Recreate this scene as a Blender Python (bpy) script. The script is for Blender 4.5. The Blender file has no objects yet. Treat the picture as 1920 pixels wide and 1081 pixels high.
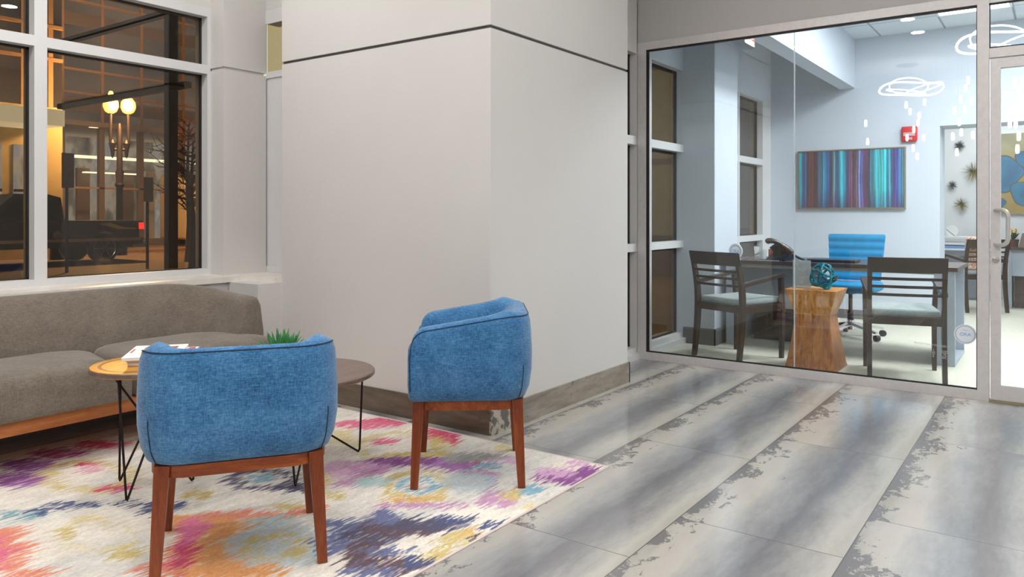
import bpy, bmesh, math, random
import numpy as np
from mathutils import Vector, Matrix
random.seed(7)
SC = bpy.context.scene
COL = SC.collection
PI = math.pi

# ------------------------------------------------------------------ camera, world, exposure, large lights
F_PX, HORIZON, EYE, YAW = 1433.0, 400.0, 1.16, math.radians(35.6)
cam_d = bpy.data.cameras.new('camera'); cam = bpy.data.objects.new('camera', cam_d); COL.objects.link(cam)
cam.location = (0, 0, EYE); cam.rotation_euler = (PI/2, 0, YAW - PI/2)
cam_d.sensor_fit = 'HORIZONTAL'; cam_d.sensor_width = 36.0; cam_d.lens = 36.0*F_PX/1920.0
cam_d.shift_y = -(540.5-HORIZON)/1920.0; cam_d.clip_start = .05; cam_d.clip_end = 200
SC.camera = cam
SC.view_settings.view_transform = 'Standard'; SC.view_settings.look = 'None'
SC.view_settings.gamma = 1; SC.view_settings.use_curve_mapping = False
SC.view_settings.exposure = 0.0

def s2l(c):
    return tuple(((v/255)/12.92 if v/255 <= .04045 else (((v/255)+.055)/1.055)**2.4) for v in c)
def lin(c): return s2l(c)+(1.0,)

W = bpy.data.worlds.new('world'); SC.world = W; W.use_nodes = True
W.node_tree.nodes['Background'].inputs[0].default_value = lin((120, 100, 84)); W.node_tree.nodes['Background'].inputs[1].default_value = .34

def area(name, loc, size, power, color=(1, 1, 1), rot=(0, 0, 0), size_y=None, spread=None):
    d = bpy.data.lights.new(name, 'AREA'); d.energy = power; d.color = color; d.size = size
    if size_y: d.shape = 'RECTANGLE'; d.size_y = size_y
    if spread: d.spread = spread
    o = bpy.data.objects.new(name, d); COL.objects.link(o); o.location = loc; o.rotation_euler = rot
    return o
DLW = 9.8
WARM = (1.0, .95, .89); COOL = (.985, .985, 1.0)
area('office_ceiling_light', (7.0, .65, 3.06), 1.1, 90, COOL, size_y=.55)
area('office_ceiling_light', (6.9, -1.0, 3.06), 1.1, 90, COOL, size_y=.55)
area('office_ceiling_light', (8.35, -.9, 3.06), .6, 42, COOL, size_y=.55)
area('rear_office_ceiling_light', (11.0, .6, 2.86), 1.6, 64, (.93, .96, 1.0), size_y=1.4)

# ------------------------------------------------------------------ helpers: nodes
class NT:
    def __init__(s, name):
        s.mat = bpy.data.materials.new(name); s.mat.use_nodes = True; s.t = s.mat.node_tree; s.t.nodes.clear()
        s.out = s.t.nodes.new('ShaderNodeOutputMaterial'); s.p = s.t.nodes.new('ShaderNodeBsdfPrincipled')
        s.t.links.new(s.p.outputs[0], s.out.inputs[0])
    def n(s, typ, **kw):
        x = s.t.nodes.new(typ)
        for k, v in kw.items(): setattr(x, k, v)
        return x
    def L(s, a, b):
        if isinstance(a, (int, float)): b.default_value = a
        elif isinstance(a, tuple): b.default_value = a
        else: s.t.links.new(a, b)
    def m(s, op, a, b=None, c=None, clamp=False):
        x = s.n('ShaderNodeMath', operation=op, use_clamp=clamp)
        s.L(a, x.inputs[0])
        if b is not None: s.L(b, x.inputs[1])
        if c is not None: s.L(c, x.inputs[2])
        return x.outputs[0]
    def xyz(s, kind='Object'):
        tc = s.n('ShaderNodeTexCoord'); se = s.n('ShaderNodeSeparateXYZ'); s.L(tc.outputs[kind], se.inputs[0]); return tc.outputs[kind], se.outputs
    def comb(s, a, b, c):
        x = s.n('ShaderNodeCombineXYZ'); s.L(a, x.inputs[0]); s.L(b, x.inputs[1]); s.L(c, x.inputs[2]); return x.outputs[0]
    def noise(s, vec, scale, detail=3, rough=.55, dist=0):
        x = s.n('ShaderNodeTexNoise'); s.L(vec, x.inputs['Vector']); x.inputs['Scale'].default_value = scale
        x.inputs['Detail'].default_value = detail; x.inputs['Roughness'].default_value = rough; x.inputs['Distortion'].default_value = dist
        return x.outputs['Fac']
    def ramp(s, fac, stops, interp='LINEAR'):
        x = s.n('ShaderNodeValToRGB'); x.color_ramp.interpolation = interp; s.L(fac, x.inputs[0]); e = x.color_ramp.elements
        while len(e) < len(stops): e.new(.5)
        for i, (p, c) in enumerate(stops): e[i].position = p; e[i].color = lin(c)
        return x.outputs[0]
    def mix(s, f, a, b, blend='MIX'):
        x = s.n('ShaderNodeMix', data_type='RGBA', blend_type=blend); s.L(f, x.inputs[0]); s.L(a, x.inputs[6]); s.L(b, x.inputs[7]); return x.outputs[2]
    def mapping(s, vec, scale):
        x = s.n('ShaderNodeMapping'); s.L(vec, x.inputs[0]); x.inputs['Scale'].default_value = scale; return x.outputs[0]
    def bump(s, h, strength, dist=.01):
        x = s.n('ShaderNodeBump'); x.inputs['Strength'].default_value = strength; x.inputs['Distance'].default_value = dist
        s.L(h, x.inputs['Height']); s.t.links.new(x.outputs[0], s.p.inputs['Normal'])
    def col(s, c): s.L(c if not isinstance(c, tuple) else lin(c), s.p.inputs['Base Color'])
    def set(s, **kw):
        for k, v in kw.items(): s.L(v, s.p.inputs[k.replace('_', ' ')])

def plain(name, c, rough=.5, metal=0.0, var=.04, scale=6, spec=None):
    g = NT(name); v, _ = g.xyz(); n = g.noise(v, scale, 4)
    f = lambda k: tuple(max(0, min(255, x*k)) for x in c)
    g.col(g.ramp(n, [(.3, f(1-var)), (.7, f(1+var))])); g.set(Roughness=rough, Metallic=metal)
    if spec is not None: g.p.inputs['Specular IOR Level'].default_value = spec
    return g.mat
def emis(name, c, strength, base=None):
    g = NT(name); g.col(base or c); g.p.inputs['Emission Color'].default_value = lin(c); g.p.inputs['Emission Strength'].default_value = strength
    g.set(Roughness=.6); return g.mat
def fabric(name, dark, mid, light, scale=14, cross=True, rough=.92, sheen=.3):
    g = NT(name); v, _ = g.xyz()
    a = g.noise(g.mapping(v, (1, 1, 5)), scale*2.2, 5, .7); b = g.noise(g.mapping(v, (5, 5, 1)), scale*2.2, 5, .7); c = g.noise(v, scale*.35, 3)
    f = g.m('ADD', g.m('MULTIPLY', a, .42), g.m('ADD', g.m('MULTIPLY', b, .36), g.m('MULTIPLY', c, .22)))
    g.col(g.ramp(f, [(.36, dark), (.5, mid), (.66, light)])); g.set(Roughness=rough)
    g.p.inputs['Sheen Weight'].default_value = sheen; g.p.inputs['Specular IOR Level'].default_value = .15
    g.bump(g.noise(v, 420, 2), .25, .002); return g.mat
def wood(name, dark, mid, light, axis='Z', rough=.38, scale=10):
    g = NT(name); v, _ = g.xyz(); sc = {'X': (1, 9, 9), 'Y': (9, 1, 9), 'Z': (9, 9, 1)}[axis]
    a = g.noise(g.mapping(v, sc), scale*.35, 5, .6, .8); b = g.noise(g.mapping(v, tuple(k*3 for k in sc)), scale, 3)
    f = g.m('ADD', g.m('MULTIPLY', a, .7), g.m('MULTIPLY', b, .3))
    g.col(g.ramp(f, [(.3, dark), (.5, mid), (.7, light)])); g.set(Roughness=rough); return g.mat
def glassm(name, tint=(238, 243, 243), ior=1.5, extra=0.0):
    g = NT(name); g.t.nodes.remove(g.p)
    tr = g.n('ShaderNodeBsdfTransparent'); tr.inputs[0].default_value = lin(tint)
    gl = g.n('ShaderNodeBsdfGlossy'); gl.inputs['Roughness'].default_value = 0.0
    fr = g.n('ShaderNodeFresnel'); geo = g.n('ShaderNodeNewGeometry')
    g.L(g.m('ADD', ior, g.m('MULTIPLY', geo.outputs['Backfacing'], 1/ior-ior)), fr.inputs[0])
    mx = g.n('ShaderNodeMixShader'); g.L(g.m('ADD', fr.outputs[0], extra, clamp=True), mx.inputs[0])
    g.t.links.new(tr.outputs[0], mx.inputs[1]); g.t.links.new(gl.outputs[0], mx.inputs[2]); g.t.links.new(mx.outputs[0], g.out.inputs[0])
    return g.mat

def tile_nodes(g, X, Y, Z0=0.0, TW=.59, TL=1.255, OX=3.16, grout=True):
    row = g.m('FLOOR', g.m('DIVIDE', Y, TW)); v = g.m('SUBTRACT', 1.0, g.m('FRACT', g.m('DIVIDE', Y, TW)))
    uu = g.m('DIVIDE', g.m('ADD', g.m('SUBTRACT', X, OX), g.m('MULTIPLY', row, .415)), TL)
    ti = g.m('FLOOR', uu); u = g.m('FRACT', uu)
    tid = g.m('ADD', g.m('MULTIPLY', row, 7.31), g.m('MULTIPLY', ti, 3.77))
    vec = g.comb(g.m('MULTIPLY', X, .8), g.m('MULTIPLY', Y, 3.0), tid)
    wob = g.noise(vec, 2.2, 4, .55); fine = g.noise(g.comb(g.m('MULTIPLY', X, 3.), g.m('MULTIPLY', Y, 10.), tid), 4, 6, .65)
    vv = g.m('ADD', v, g.m('ADD', g.m('MULTIPLY', g.m('SUBTRACT', wob, .5), .34), g.m('MULTIPLY', g.m('SUBTRACT', fine, .5), .16)))
    c = g.ramp(vv, [(0.0, (156, 152, 146)), (.12, (179, 173, 165)), (.25, (183, 178, 171)), (.36, (162, 161, 159)), (.48, (139, 139, 141)), (.60, (115, 115, 119)), (.70, (130, 129, 131)), (.80, (156, 154, 151)), (.92, (181, 177, 169)), (1.0, (171, 167, 158))])
    # flaked dark patches beside the upper edge of every tile
    q1 = g.noise(g.comb(g.m('MULTIPLY', X, 3.2), g.m('MULTIPLY', Y, 5.0), g.m('ADD', tid, 3.1)), 3.0, 8, .72, .5)
    big = g.noise(g.comb(g.m('MULTIPLY', X, 1.5), tid, 4.2), 1.9, 2, .5)
    edge = g.m('ADD', g.m('MULTIPLY', g.m('SUBTRACT', big, .50), .95), g.m('MULTIPLY', g.m('SUBTRACT', q1, .5), 1.25))
    mask = g.m('MULTIPLY', g.m('SUBTRACT', edge, g.m('SUBTRACT', g.m('MULTIPLY', v, 1.2), .125)), 40, clamp=True)
    lo_ = g.m('MULTIPLY', g.m('SUBTRACT', g.noise(g.comb(g.m('MULTIPLY', X, 7.), g.m('MULTIPLY', Y, 9.), tid), 3.4, 6, .74), .545), 30, clamp=True)
    mask = g.m('MULTIPLY', mask, g.m('SUBTRACT', 1.0, g.m('MULTIPLY', lo_, g.m('GREATER_THAN', v, .045))))
    spots = g.m('MULTIPLY', g.m('SUBTRACT', g.noise(g.comb(g.m('MULTIPLY', X, 5.), g.m('MULTIPLY', Y, 8.), g.m('ADD', tid, 9.)), 2.6, 7, .74), g.m('ADD', .64, g.m('MULTIPLY', v, .20))), 24, clamp=True)
    mask = g.m('MAXIMUM', mask, spots)
    c = g.mix(g.m('MULTIPLY', mask, .80), c, lin((96, 95, 99)))
    if grout:
        gr = g.m('MAXIMUM', g.m('LESS_THAN', g.m('MINIMUM', v, g.m('SUBTRACT', 1.0, v)), .0035), g.m('LESS_THAN', g.m('MINIMUM', u, g.m('SUBTRACT', 1.0, u)), .0014))
        c = g.mix(gr, c, lin((92, 90, 88)))
    return c

M = {}
M['wall'] = plain('painted_wall', (205, 202, 199), .75, var=.006, scale=2)
M['wall_cool'] = plain('office_wall_paint', (200, 208, 219), .75, var=.006, scale=2)
M['white'] = plain('white_paint', (228, 228, 228), .7, var=.01)
M['ceiling'] = plain('ceiling_white', (225, 225, 224), .85, var=.01)
M['frame'] = plain('painted_window_frame', (208, 207, 207), .45, var=.008)
M['alu'] = plain('anodised_aluminium', (208, 204, 204), .4, .2, var=.02, scale=30)
M['alu_dark'] = plain('gasket', (26, 24, 24), .5, var=.02)
M['reveal'] = plain('reveal_shadow_gap', (96, 90, 86), .7, var=.02)  # wall paint darkened to put shade into the recessed groove
M['sill'] = plain('stone_sill', (226, 220, 212), .35, var=.02, scale=18)
M['glass'] = glassm('partition_glass', (246, 250, 250), 1.6, .012)
M['glass_ext'] = glassm('window_glass', (222, 214, 200), 1.52, .015)
M['blue'] = fabric('blue_chenille', (26, 64, 98), (60, 112, 158), (104, 154, 194), scale=24)
M['blue_pipe'] = plain('blue_piping', (26, 48, 78), .8, var=.05)
M['sofa'] = fabric('taupe_fabric', (92, 83, 74), (116, 106, 96), (138, 128, 118), scale=22)
M['walnut'] = wood('red_walnut', (78, 31, 10), (118, 50, 14), (150, 74, 26))
M['walnut_x'] = wood('red_walnut_rail', (88, 36, 10), (130, 58, 16), (164, 86, 30), 'X')
M['sofawood'] = wood('oak_plinth', (140, 78, 38), (170, 102, 54), (190, 124, 74), 'X')
M['tabletop'] = wood('brown_veneer', (92, 72, 64), (112, 92, 82), (130, 110, 98), 'X', .32)
M['iron'] = plain('black_iron', (38, 28, 26), .45, .6, var=.05)
M['espresso'] = wood('espresso_wood', (36, 24, 16), (52, 36, 25), (68, 48, 33), 'Z', .35)
M['deskwood'] = wood('dark_laminate', (62, 48, 42), (78, 62, 56), (92, 76, 70), 'Y', .25)
M['deskgrey'] = plain('grey_laminate', (168, 178, 190), .5, var=.02)
M['seatgrey'] = fabric('grey_green_upholstery', (120, 132, 132), (152, 164, 164), (178, 188, 188), scale=18)
M['taskblue'] = plain('task_chair_blue', (4, 132, 184), .7, var=.05, scale=20)
M['chrome'] = plain('chrome', (200, 200, 204), .15, 1.0, var=.01)
M['black'] = plain('black_plastic', (22, 20, 22), .4, var=.05)
M['brownplastic'] = plain('brown_black_plastic', (58, 40, 34), .3, var=.05)
M['laptop'] = plain('laptop_grey', (70, 70, 78), .35, .4, var=.03)
M['paper'] = plain('paper_white', (240, 240, 238), .7, var=.01)
M['pinkpaper'] = plain('paper_pink', (232, 214, 214), .6, var=.02)
M['red'] = plain('red_print', (190, 30, 50), .5, var=.05)
M['firered'] = plain('alarm_red', (196, 28, 34), .4, var=.02)
M['navy'] = plain('navy_plastic', (30, 46, 110), .4, var=.02)
M['ltblue'] = plain('light_blue_print', (130, 170, 225), .6, var=.02)
M['greytext'] = plain('frosted_lettering', (188, 190, 190), .7, var=.02)
M['ringgrey'] = plain('grey_print', (176, 184, 196), .6, var=.02)
M['leaf'] = plain('succulent_green', (62, 128, 72), .5, var=.3, scale=14)
M['leafdark'] = plain('leaf_dark', (40, 74, 34), .5, var=.2, scale=14)
M['yellowflower'] = plain('yellow_petals', (226, 180, 50), .6, var=.1)
M['pot'] = plain('white_ceramic', (232, 230, 226), .25, var=.01)
M['potbrown'] = plain('brown_ceramic', (104, 70, 56), .4, var=.05)
M['teal'] = plain('teal_glaze', (10, 104, 116), .18, var=.35, scale=22)
M['gold'] = plain('brass_spikes', (150, 136, 78), .35, .7, var=.05)
M['pewter'] = plain('dark_spikes', (84, 84, 88), .35, .7, var=.05)
M['bronze'] = plain('champagne_frame', (150, 138, 118), .4, .5, var=.03)
M['carton'] = plain('taupe_card', (128, 112, 104), .7, var=.03)
M['bluecap'] = plain('pale_blue_plastic', (150, 190, 236), .4, var=.02)
M['orange'] = plain('orange_card', (206, 96, 60), .6, var=.03)
M['greymetal'] = plain('grey_metal', (128, 134, 144), .45, .2, var=.02)
M['bulb'] = emis('lamp_glow', (255, 252, 246), 16)
M['led'] = emis('troffer_glow', (246, 250, 255), 5)
M['exitface'] = emis('exit_face', (255, 240, 220), 13)
M['exitred'] = emis('exit_letters', (235, 16, 16), 7)
g = NT('clear_acrylic'); g.col((222, 228, 228)); g.set(Roughness=.12, Alpha=.42); M['acrylic'] = g.mat
g = NT('frosted_vinyl'); g.col((232, 238, 246)); g.set(Roughness=.5, Alpha=.8); M['vinyl'] = g.mat
g = NT('clear_plastic'); g.col((220, 228, 232)); g.set(Roughness=.1, Alpha=.45); M['clearplastic'] = g.mat

g = NT('floor_tile'); _, o = g.xyz(); g.col(tile_nodes(g, o[0], o[1])); g.set(Roughness=.2)
g.p.inputs['Specular IOR Level'].default_value = .55; g.p.inputs['Coat Weight'].default_value = .25; g.p.inputs['Coat Roughness'].default_value = .09; M['tile'] = g.mat
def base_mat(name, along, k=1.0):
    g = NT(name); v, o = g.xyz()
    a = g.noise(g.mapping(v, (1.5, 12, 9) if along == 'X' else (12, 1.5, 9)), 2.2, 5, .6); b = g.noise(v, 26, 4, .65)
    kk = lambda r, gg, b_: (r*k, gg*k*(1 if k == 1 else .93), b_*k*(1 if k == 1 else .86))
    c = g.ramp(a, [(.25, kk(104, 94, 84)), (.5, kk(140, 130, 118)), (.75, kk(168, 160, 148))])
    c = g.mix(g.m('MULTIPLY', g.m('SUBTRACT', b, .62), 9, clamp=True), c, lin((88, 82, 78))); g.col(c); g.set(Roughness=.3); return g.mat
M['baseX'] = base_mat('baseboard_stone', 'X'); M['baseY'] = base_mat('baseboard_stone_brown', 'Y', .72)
g = NT('carpet'); v, o = g.xyz(); a = g.noise(g.mapping(v, (30, 5, 1)), 6, 4, .7); b = g.noise(v, 160, 3)
g.col(g.ramp(g.m('ADD', g.m('MULTIPLY', a, .6), g.m('MULTIPLY', b, .4)), [(.35, (178, 176, 160)), (.65, (216, 213, 198))])); g.set(Roughness=.95); g.bump(b, .3, .004); M['carpet'] = g.mat
g = NT('block_wood'); v, o = g.xyz(); a = g.noise(g.mapping(v, (14, 14, 1)), 2.2, 5, .6, .6); b = g.noise(g.mapping(v, (60, 60, 3)), 2, 3)
top = g.m('GREATER_THAN', o[2], .40); st = g.m('FRACT', g.m('MULTIPLY', g.m('ADD', o[1], o[0]), 9))
f = g.m('ADD', g.m('MULTIPLY', a, .6), g.m('ADD', g.m('MULTIPLY', b, .25), g.m('MULTIPLY', g.m('MULTIPLY', g.noise(g.comb(g.m('FLOOR', g.m('MULTIPLY', g.m('ADD', o[0], o[1]), 22)), 0, 0), 3.3), .35), top)))
g.col(g.ramp(f, [(.3, (130, 72, 28)), (.5, (186, 118, 56)), (.7, (222, 162, 94))])); g.set(Roughness=.4); M['blockwood'] = g.mat
g = NT('ringed_top'); v, o = g.xyz(); r = g.m('SQRT', g.m('ADD', g.m('MULTIPLY', o[0], o[0]), g.m('MULTIPLY', o[1], o[1])))
n = g.noise(g.mapping(v, (2, 12, 2)), 4, 4); c = g.ramp(n, [(.3, (168, 112, 38)), (.7, (204, 148, 62))])
ring = g.m('MULTIPLY', g.m('GREATER_THAN', r, .178), g.m('LESS_THAN', r, .192)); c = g.mix(ring, c, lin((92, 56, 36))); g.col(c); g.set(Roughness=.42); M['ringtop'] = g.mat
g = NT('patterned_cushion'); v, o = g.xyz(); a = g.noise(v, 16, 2, .5, 2.5)
g.col(g.ramp(a, [(.40, (232, 222, 206)), (.47, (232, 222, 206)), (.5, (214, 110, 84)), (.58, (214, 120, 96)), (.62, (232, 222, 206))])); g.set(Roughness=.9); M['cushionpat'] = g.mat
g = NT('magazine_photo'); v, o = g.xyz(); a = g.noise(v, 14, 3, .6, 1.5)
g.col(g.ramp(a, [(.3, (98, 44, 40)), (.45, (170, 88, 66)), (.55, (222, 168, 132)), (.65, (236, 214, 200)), (.75, (150, 52, 60))])); g.set(Roughness=.3); M['magphoto'] = g.mat
def vcol(name, rough=.9, bump=0):
    g = NT(name); a = g.n('ShaderNodeAttribute'); a.attribute_name = 'Col'; v, _ = g.xyz()
    n = g.noise(v, 260, 2); g.col(g.mix(.10, a.outputs['Color'], g.ramp(n, [(.3, (120, 116, 112)), (.7, (255, 252, 248))]))) ; g.set(Roughness=rough)
    if bump: g.bump(n, bump, .004)
    return g.mat
M['rug'] = vcol('ikat_pile', .95, .35); M['art'] = vcol('painted_canvas', .55)

# ------------------------------------------------------------------ helpers: meshes
def tag(o, label=None, cat=None, group=None, kind=None):
    if label: o['label'] = label
    if cat: o['category'] = cat
    if group: o['group'] = group
    if kind: o['kind'] = kind
    return o
def thing(name, label, cat, loc=(0, 0, 0), rz=0, group=None):
    o = bpy.data.objects.new(name, None); COL.objects.link(o); o.location = loc; o.rotation_euler = (0, 0, rz); o.empty_display_size = .1
    return tag(o, label, cat, group)
def struct_root(name, loc=(0, 0, 0)):
    o = bpy.data.objects.new(name, None); COL.objects.link(o); o.location = loc; o.empty_display_size = .1; o['kind'] = 'structure'; return o
def obj(name, bm, mat, parent=None, smooth=False, loc=None, rot=None, label=None, kind=None, angle=35):
    me = bpy.data.meshes.new(name); bmesh.ops.recalc_face_normals(bm, faces=bm.faces[:]); bm.to_mesh(me); bm.free()
    mats = mat if isinstance(mat, (list, tuple)) else [mat]
    for mm in mats: me.materials.append(mm)
    o = bpy.data.objects.new(name, me); COL.objects.link(o)
    if smooth:
        me.polygons.foreach_set('use_smooth', [True]*len(me.polygons))
        try: me.set_sharp_from_angle(angle=math.radians(angle))
        except Exception: pass
    if parent is not None: o.parent = parent
    if loc: o.location = loc
    if rot: o.rotation_euler = rot
    if label: o['label'] = label
    if kind: o['kind'] = kind
    return o
def NB(): return bmesh.new()
def box(bm, x0, x1, y0, y1, z0, z1, mi=0, T=None):
    if x0 > x1: x0, x1 = x1, x0
    if y0 > y1: y0, y1 = y1, y0
    vs = [bm.verts.new((T @ Vector(p)) if T else p) for p in [(x0, y0, z0), (x1, y0, z0), (x1, y1, z0), (x0, y1, z0), (x0, y0, z1), (x1, y0, z1), (x1, y1, z1), (x0, y1, z1)]]
    for f in [(0, 3, 2, 1), (4, 5, 6, 7), (0, 1, 5, 4), (1, 2, 6, 5), (2, 3, 7, 6), (3, 0, 4, 7)]:
        fc = bm.faces.new([vs[i] for i in f]); fc.material_index = mi
    return bm
def bx(*a, mi=0): return box(NB(), *a, mi=mi)
def rbox(x0, x1, y0, y1, z0, z1, r=.01, seg=3, bm=None):
    b = NB(); box(b, x0, x1, y0, y1, z0, z1)
    bmesh.ops.bevel(b, geom=b.edges[:], offset=r, segments=seg, profile=.5, affect='EDGES')
    if bm is not None:
        me = bpy.data.meshes.new('t'); b.to_mesh(me); b.free(); bm.from_mesh(me); bpy.data.meshes.remove(me); return bm
    return b
def prism(bm, pts, z0, z1, mi=0, T=None):
    a = [bm.verts.new((T @ Vector((x, y, z0))) if T else (x, y, z0)) for x, y in pts]; b = [bm.verts.new((T @ Vector((x, y, z1))) if T else (x, y, z1)) for x, y in pts]
    n = len(pts); bm.faces.new(a[::-1]).material_index = mi; bm.faces.new(b).material_index = mi
    for i in range(n): bm.faces.new([a[i], a[(i+1) % n], b[(i+1) % n], b[i]]).material_index = mi
    return bm
def frame_at(d):
    d = d.normalized(); up = Vector((0, 0, 1)) if abs(d.z) < .95 else Vector((1, 0, 0)); s = d.cross(up).normalized(); return s, s.cross(d).normalized()
def tube(bm, pts, r, n=8, closed=False, cap=True, sx=1.0, sy=1.0):
    pts = [Vector(p) for p in pts]; N = len(pts); rings = []; rr = r if isinstance(r, (list, tuple)) else [r]*N
    ps = None
    for i, p in enumerate(pts):
        if closed: d = pts[(i+1) % N]-pts[i-1]
        else: d = pts[min(i+1, N-1)]-pts[max(i-1, 0)]
        d.normalize()
        if ps is None: s, u = frame_at(d)
        else:
            s = ps-d*ps.dot(d); s = s.normalized() if s.length > 1e-5 else frame_at(d)[0]; u = s.cross(d).normalized()
        ps = s
        rings.append([bm.verts.new(p+s*(rr[i]*sx*math.cos(2*PI*k/n))+u*(rr[i]*sy*math.sin(2*PI*k/n))) for k in range(n)])
    M_ = N if closed else N-1
    for i in range(M_):
        a, b = rings[i], rings[(i+1) % N]
        for k in range(n):
            try: bm.faces.new([a[k], a[(k+1) % n], b[(k+1) % n], b[k]])
            except ValueError: pass
    if cap and not closed: bm.faces.new(rings[0][::-1]); bm.faces.new(rings[-1])
    return bm
def lathe(bm, prof, n=32, c=(0, 0, 0), T=None, a0=0, cap=True):
    rings = []
    for r, z in prof:
        if r < 1e-6: rings.append([bm.verts.new((T @ Vector((c[0], c[1], c[2]+z))) if T else (c[0], c[1], c[2]+z))])
        else: rings.append([bm.verts.new((T @ Vector((c[0]+r*math.cos(a0+2*PI*k/n), c[1]+r*math.sin(a0+2*PI*k/n), c[2]+z))) if T else (c[0]+r*math.cos(a0+2*PI*k/n), c[1]+r*math.sin(a0+2*PI*k/n), c[2]+z)) for k in range(n)])
    for a, b in zip(rings, rings[1:]):
        for k in range(n):
            q = [a[0]] if len(a) == 1 else [a[k], a[(k+1) % n]]; w = [b[0]] if len(b) == 1 else [b[(k+1) % n], b[k]]
            if len(q)+len(w) > 2: bm.faces.new(q+w)
    if not cap: return bm
    if len(rings[0]) > 1: bm.faces.new(rings[0][::-1])
    if len(rings[-1]) > 1: bm.faces.new(rings[-1])
    return bm
def beam(bm, p, q, w0, d0, w1=None, d1=None, side=None, mi=0):
    """tapered square bar from p to q; w across `side`, d across the other axis"""
    p, q = Vector(p), Vector(q); w1 = w1 or w0; d1 = d1 or d0; d = (q-p).normalized()
    s = Vector(side)-d*d.dot(Vector(side)) if side else frame_at(d)[0]; s.normalize(); u = s.cross(d).normalized()
    A = [bm.verts.new(p+s*(a*w0/2)+u*(b*d0/2)) for a, b in ((-1, -1), (1, -1), (1, 1), (-1, 1))]; B = [bm.verts.new(q+s*(a*w1/2)+u*(b*d1/2)) for a, b in ((-1, -1), (1, -1), (1, 1), (-1, 1))]
    bm.faces.new(A[::-1]).material_index = mi; bm.faces.new(B).material_index = mi
    for k in range(4): bm.faces.new([A[k], A[(k+1) % 4], B[(k+1) % 4], B[k]]).material_index = mi
    return bm
def bev(bm, r, seg=2):
    bmesh.ops.bevel(bm, geom=[e for e in bm.edges if len(e.link_faces) == 2 and e.calc_face_angle(0) > .6], offset=r, segments=seg, profile=.5, affect='EDGES'); return bm
def dup(root, loc=None, rz=None, label=None, group=None, name=None):
    r = root.copy(); COL.objects.link(r)
    if loc is not None: r.location = loc
    if rz is not None: r.rotation_euler = (0, 0, rz)
    if label: r['label'] = label
    if group: r['group'] = group
    for ch in list(root.children):
        c = ch.copy(); COL.objects.link(c); c.parent = r
        for gch in list(ch.children):
            d = gch.copy(); COL.objects.link(d); d.parent = c
    return r
def text(name, body, size, loc, rot, mat, parent, depth=.001, align='CENTER', sx=1.0):
    cu = bpy.data.curves.new(name, 'FONT'); cu.body = body; cu.size = size; cu.extrude = depth; cu.align_x = align; cu.align_y = 'CENTER'
    o = bpy.data.objects.new(name, cu); COL.objects.link(o); dg = bpy.context.evaluated_depsgraph_get(); dg.update()
    me = bpy.data.meshes.new_from_object(o.evaluated_get(dg)); bpy.data.objects.remove(o); bpy.data.curves.remove(cu)
    me.name = name; me.materials.clear(); me.materials.append(mat)
    o = bpy.data.objects.new(name, me); COL.objects.link(o); o.location = loc; o.rotation_euler = rot; o.scale = (sx, 1, 1)
    if parent is not None: o.parent = parent
    return o
def catmull(P, k=6, closed=False):
    P = [Vector(p) for p in P]; n = len(P); out = []
    for i in range(n if closed else n-1):
        p0, p1, p2, p3 = (P[(i-1) % n], P[i], P[(i+1) % n], P[(i+2) % n]) if closed else (P[max(i-1, 0)], P[i], P[i+1], P[min(i+2, n-1)])
        for j in range(k):
            t = j/k; out.append(.5*((2*p1)+(p2-p0)*t+(2*p0-5*p1+4*p2-p3)*t*t+(3*p1-p0-3*p2+p3)*t**3))
    if not closed: out.append(P[-1])
    return out
def rrect(w, d, r, n=8):
    pts = []
    for cx, cy, a0 in ((w-r, d-r, 0), (-w+r, d-r, PI/2), (-w+r, -d+r, PI), (w-r, -d+r, 1.5*PI)):
        for k in range(n+1): a = a0+PI/2*k/n; pts.append((cx+r*math.cos(a), cy+r*math.sin(a)))
    return pts
def gridmesh(name, us, vs, posf, colf, mat, parent=None):
    """dense coloured sheet: posf(U,V)->xyz arrays, colf(U,V)->rgb 0-255 arrays"""
    nu, nv = len(us), len(vs); U, V = np.meshgrid(us, vs); xyz = np.stack(posf(U, V), -1).reshape(-1, 3)
    me = bpy.data.meshes.new(name); idx = np.arange(nu*nv).reshape(nv, nu)
    q = np.stack([idx[:-1, :-1], idx[:-1, 1:], idx[1:, 1:], idx[1:, :-1]], -1).reshape(-1, 4); nf = len(q)
    me.vertices.add(nu*nv); me.vertices.foreach_set('co', xyz.astype(np.float32).ravel())
    me.loops.add(nf*4); me.loops.foreach_set('vertex_index', q.ravel().astype(np.int32)); me.polygons.add(nf)
    me.polygons.foreach_set('loop_start', np.arange(0, nf*4, 4, dtype=np.int32)); me.polygons.foreach_set('loop_total', np.full(nf, 4, dtype=np.int32)); me.update(calc_edges=True)
    c = np.clip(colf(U, V).reshape(-1, 3)/255., 0, 1); c = np.where(c <= .04045, c/12.92, ((c+.055)/1.055)**2.4)
    at = me.color_attributes.new('Col', 'FLOAT_COLOR', 'POINT'); at.data.foreach_set('color', np.concatenate([c, np.ones((len(c), 1))], 1).astype(np.float32).ravel())
    me.materials.append(mat); o = bpy.data.objects.new(name, me); COL.objects.link(o)
    if parent is not None: o.parent = parent
    return o
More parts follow.
